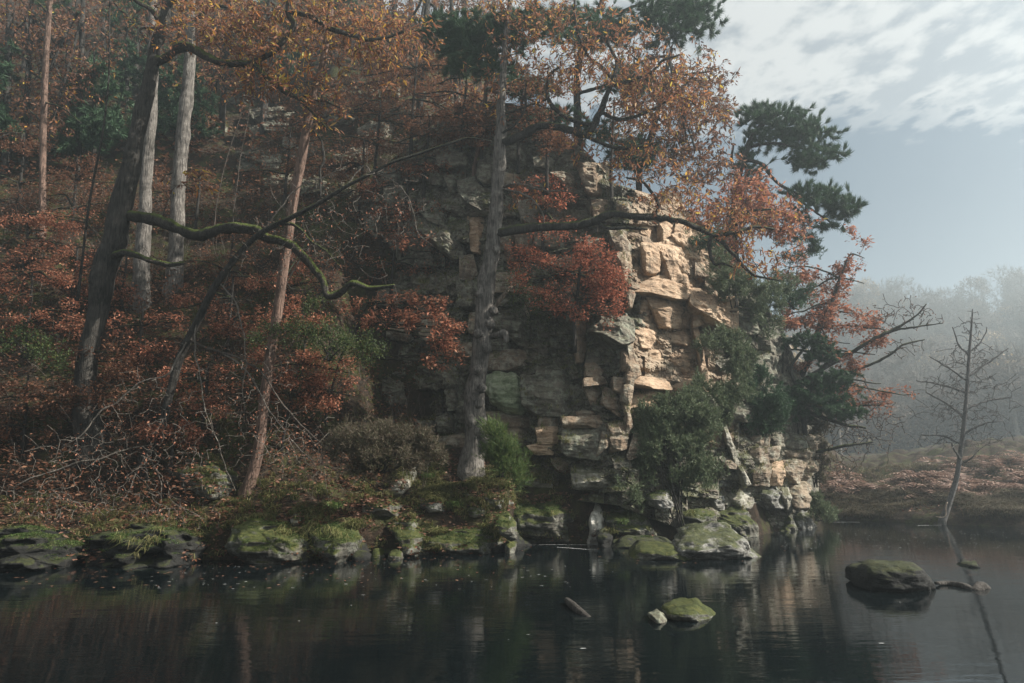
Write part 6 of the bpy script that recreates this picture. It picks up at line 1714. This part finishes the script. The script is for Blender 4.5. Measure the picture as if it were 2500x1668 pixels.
def fronds(pos, L, rng, kp=9):
    acc = Acc()
    for p in pos:
        d = unit(np.array([rng.normal(), rng.normal() - .4, 0]))
        ln_ = L * rng.uniform(.6, 1.25)
        s = np.linspace(0, 1, kp)[:, None]
        c = p + np.array([0, 0, 1.0]) * ln_ * (s * .95 - .85 * s ** 2) + d * ln_ * (.25 * s + .5 * s ** 2)
        side = unit(np.cross(d, [0, 0, 1.0]))
        wl_ = (ln_ * .26 * np.sin(np.pi * np.clip(s * .9 + .1, 0, 1)))
        t = unit(np.gradient(c, axis=0))
        for sg in (-1, 1):
            a_ = c - t * ln_ * .035
            b_ = c + t * ln_ * .035
            e_ = c + sg * side * wl_ + t * wl_ * .35 - np.array([0, 0, .35]) * wl_ * rng.uniform(.3, 1.2)
            V = np.stack([a_, b_, e_], 1)[1:].reshape(-1, 3)
            acc.add(V, np.arange(len(V)).reshape(-1, 3))
    return acc


bp_ = np.concatenate([on_ground(900, .452, .80, 2.4, 6.5, rg), on_ground(340, .60, .82, 5, 11, rg), on_ground(130, .47, .56, 2.6, 5, rg)])
bp_ = bp_[fbm(bp_ * .7, 3, 91) > -.04]
bp_ = bp_ + rg.normal(size=bp_.shape) * np.array([.2, .2, .12])
put('bracken', fronds(bp_ , 1.35, rg).mesh('bracken', M['bracken'], smooth=False), kind='stuff')

# ------------------------------------------------------------------ the wooded hillside beyond, in mist
def bare_proto(h, spread, seed, nt_=150, up=.9, leafmat=None):
    """a leafless tree: trunk, fan of limbs, fine twigs; built round the origin, h metres high"""
    rng = np.random.default_rng(seed)
    a = Acc()
    q, r = resample(np.array([[0, 0, -.3], [.05 * h * rng.normal() * .3, 0, h * .3], [0, 0, h * .55], [0.02 * h, 0, h * .8]]), np.array([.022, .018, .013, .006]) * h, .25)
    tube(a, q, r, 7, .15, seed)
    nodes, nr = [q[len(q) // 4:]], [r[len(q) // 4:]]
    tg = unit(rng.normal(size=(nt_, 3)) + np.array([0, 0, .15])) * rng.uniform(.55, 1, (nt_, 1)) * np.array([spread, spread, h * .38]) + np.array([0, 0, h * .62])
    tubes = grow(nodes[0], nr[0], tg, rng, .030, .08, -.10 if up < 0 else .0, rk=.016, kmax=5)
    # fine twig fans, lifted towards the light
    ends = np.array([t[0][-1] for t in tubes])
    dirs = np.array([unit(t[0][-1] - t[0][-2]) for t in tubes])
    V, T = tufts(ends, dirs, 10, h * .12, .036, .45, rng, .5, .05)
    tw = Acc()
    for t_, rr in tubes:
        tube(tw, t_, rr, 3, cap=False)
    tw.add(V, T)
    me_t = a.mesh('trunk', M['far_twig'])
    me_c = tw.mesh('crown', M['far_twig'])
    me_l = None
    if leafmat:
        p = np.repeat(ends, 10, 0) + rng.normal(size=(len(ends) * 10, 3)) * h * .035
        n = len(p)
        V, T = leaves_geo(p, rng.normal(size=(n, 3)), rng.normal(size=(n, 3)) + [0, 0, .5], rng.uniform(.4, .8, n), rng.uniform(.12, .22, n), pts=4)
        me_l = mesh_data('foliage', V, [T], M[leafmat], False)
    return me_t, me_c, me_l


def far_tree(x, y, pr, label, sc, group, rng, z=None):
    b = (x, y, float(hz(x, y)) - .2 if z is None else z)
    root = thing('far_tree', label, 'tree', b, group)
    root.rotation_euler = (0, 0, rng.uniform(0, 6.28))
    root.scale = (sc, sc, sc * rng.uniform(.9, 1.15))
    put('trunk', pr[0], root)
    put('crown', pr[1], root)
    if pr[2]:
        put('foliage', pr[2], root, kind='stuff')
    return root


protos = [bare_proto(17.0, 7.0, 501, 230), bare_proto(17.0, 5.0, 502, 190), bare_proto(14.5, 5.6, 503, 170, leafmat='far_brown'), bare_proto(13.0, 5.2, 504, 160, leafmat='far_ochre'), bare_proto(14.0, 4.8, 505, 170, leafmat='far_brown')]
rf = np.random.default_rng(510)


def at_px(u, D):
    x = (u - 1250) / F * D / (cp - 0 * sp)
    return x, D


for u, D, k, sc, lab in [(2215, 224, 0, .80, 'bare fan shaped tree on the misty skyline, left one'), (2196, 228, 1, .72, 'bare tree close behind the left fan shaped skyline tree'), (2345, 224, 4, .62, 'dense topped tree mid way along the misty skyline'), (2310, 226, 1, .55, 'thin bare tree left of the dense topped skyline tree'),
                         (2470, 214, 0, 1.0, 'tall bare tree on the skyline at the right edge'), (2502, 218, 4, 1.0, 'dense tree on the skyline cut by the right edge'), (2400, 226, 1, .5, 'small bare tree on the skyline right of the dense topped one'), (2150, 226, 2, .5, 'low brown tree on the skyline beside the copper beech')]:
    x, y = at_px(u, D)
    far_tree(x, y, protos[k], lab, sc, None, rf)
fw = on_ground(5200, .40, .90, 70, 194, rf, .9)
fw = fw[fbm(fw * .10, 3, 95) > -.12]
cl_ = np.repeat(fw, 11, 0) + rf.normal(size=(len(fw) * 11, 3)) * np.array([1.5, 1.5, 1.0]) + np.array([0, 0, 3.0]) + np.repeat(rf.uniform(-2.4, 3.2, (len(fw), 1)), 11, 0) * np.array([0, 0, 1.0])
n = len(cl_)
V, T = leaves_geo(cl_, rf.normal(size=(n, 3)) * np.array([1, 1, .8]), rf.normal(size=(n, 3)) + np.array([0, -.3, .5]), rf.uniform(.5, 1.3, n), rf.uniform(.12, .30, n), pts=4)
och = fbm(cl_ * .06, 3, 96) > .12
put('far_wood', mesh_data('far_wood', V, [(T.reshape(n, 2, 3)[~och].reshape(-1, 3), 0), (T.reshape(n, 2, 3)[och].reshape(-1, 3), 1)], [M['far_brown'], M['far_ochre']], False), kind='stuff')
for i in range(250):
    t = rf.uniform(.44, .86)
    s = 62 + 122 * rf.random() ** .85
    y = float(np.interp(t, SH_T, SH_Y)) + s
    k = rf.choice([0, 1, 2, 2, 4, 4, 3], p=[.14, .16, .2, .14, .14, .10, .12])
    far_tree(t * y, y, protos[k], ['bare leafless tree in the misty wood across the river', 'bare leafless tree in the misty wood across the river', 'brown tinged tree in the misty wood across the river', 'pale ochre tree in the misty wood across the river', 'brown tinged tree in the misty wood across the river'][k], rf.uniform(.55, .95),
             'trees of the misty wood across the river', rf)
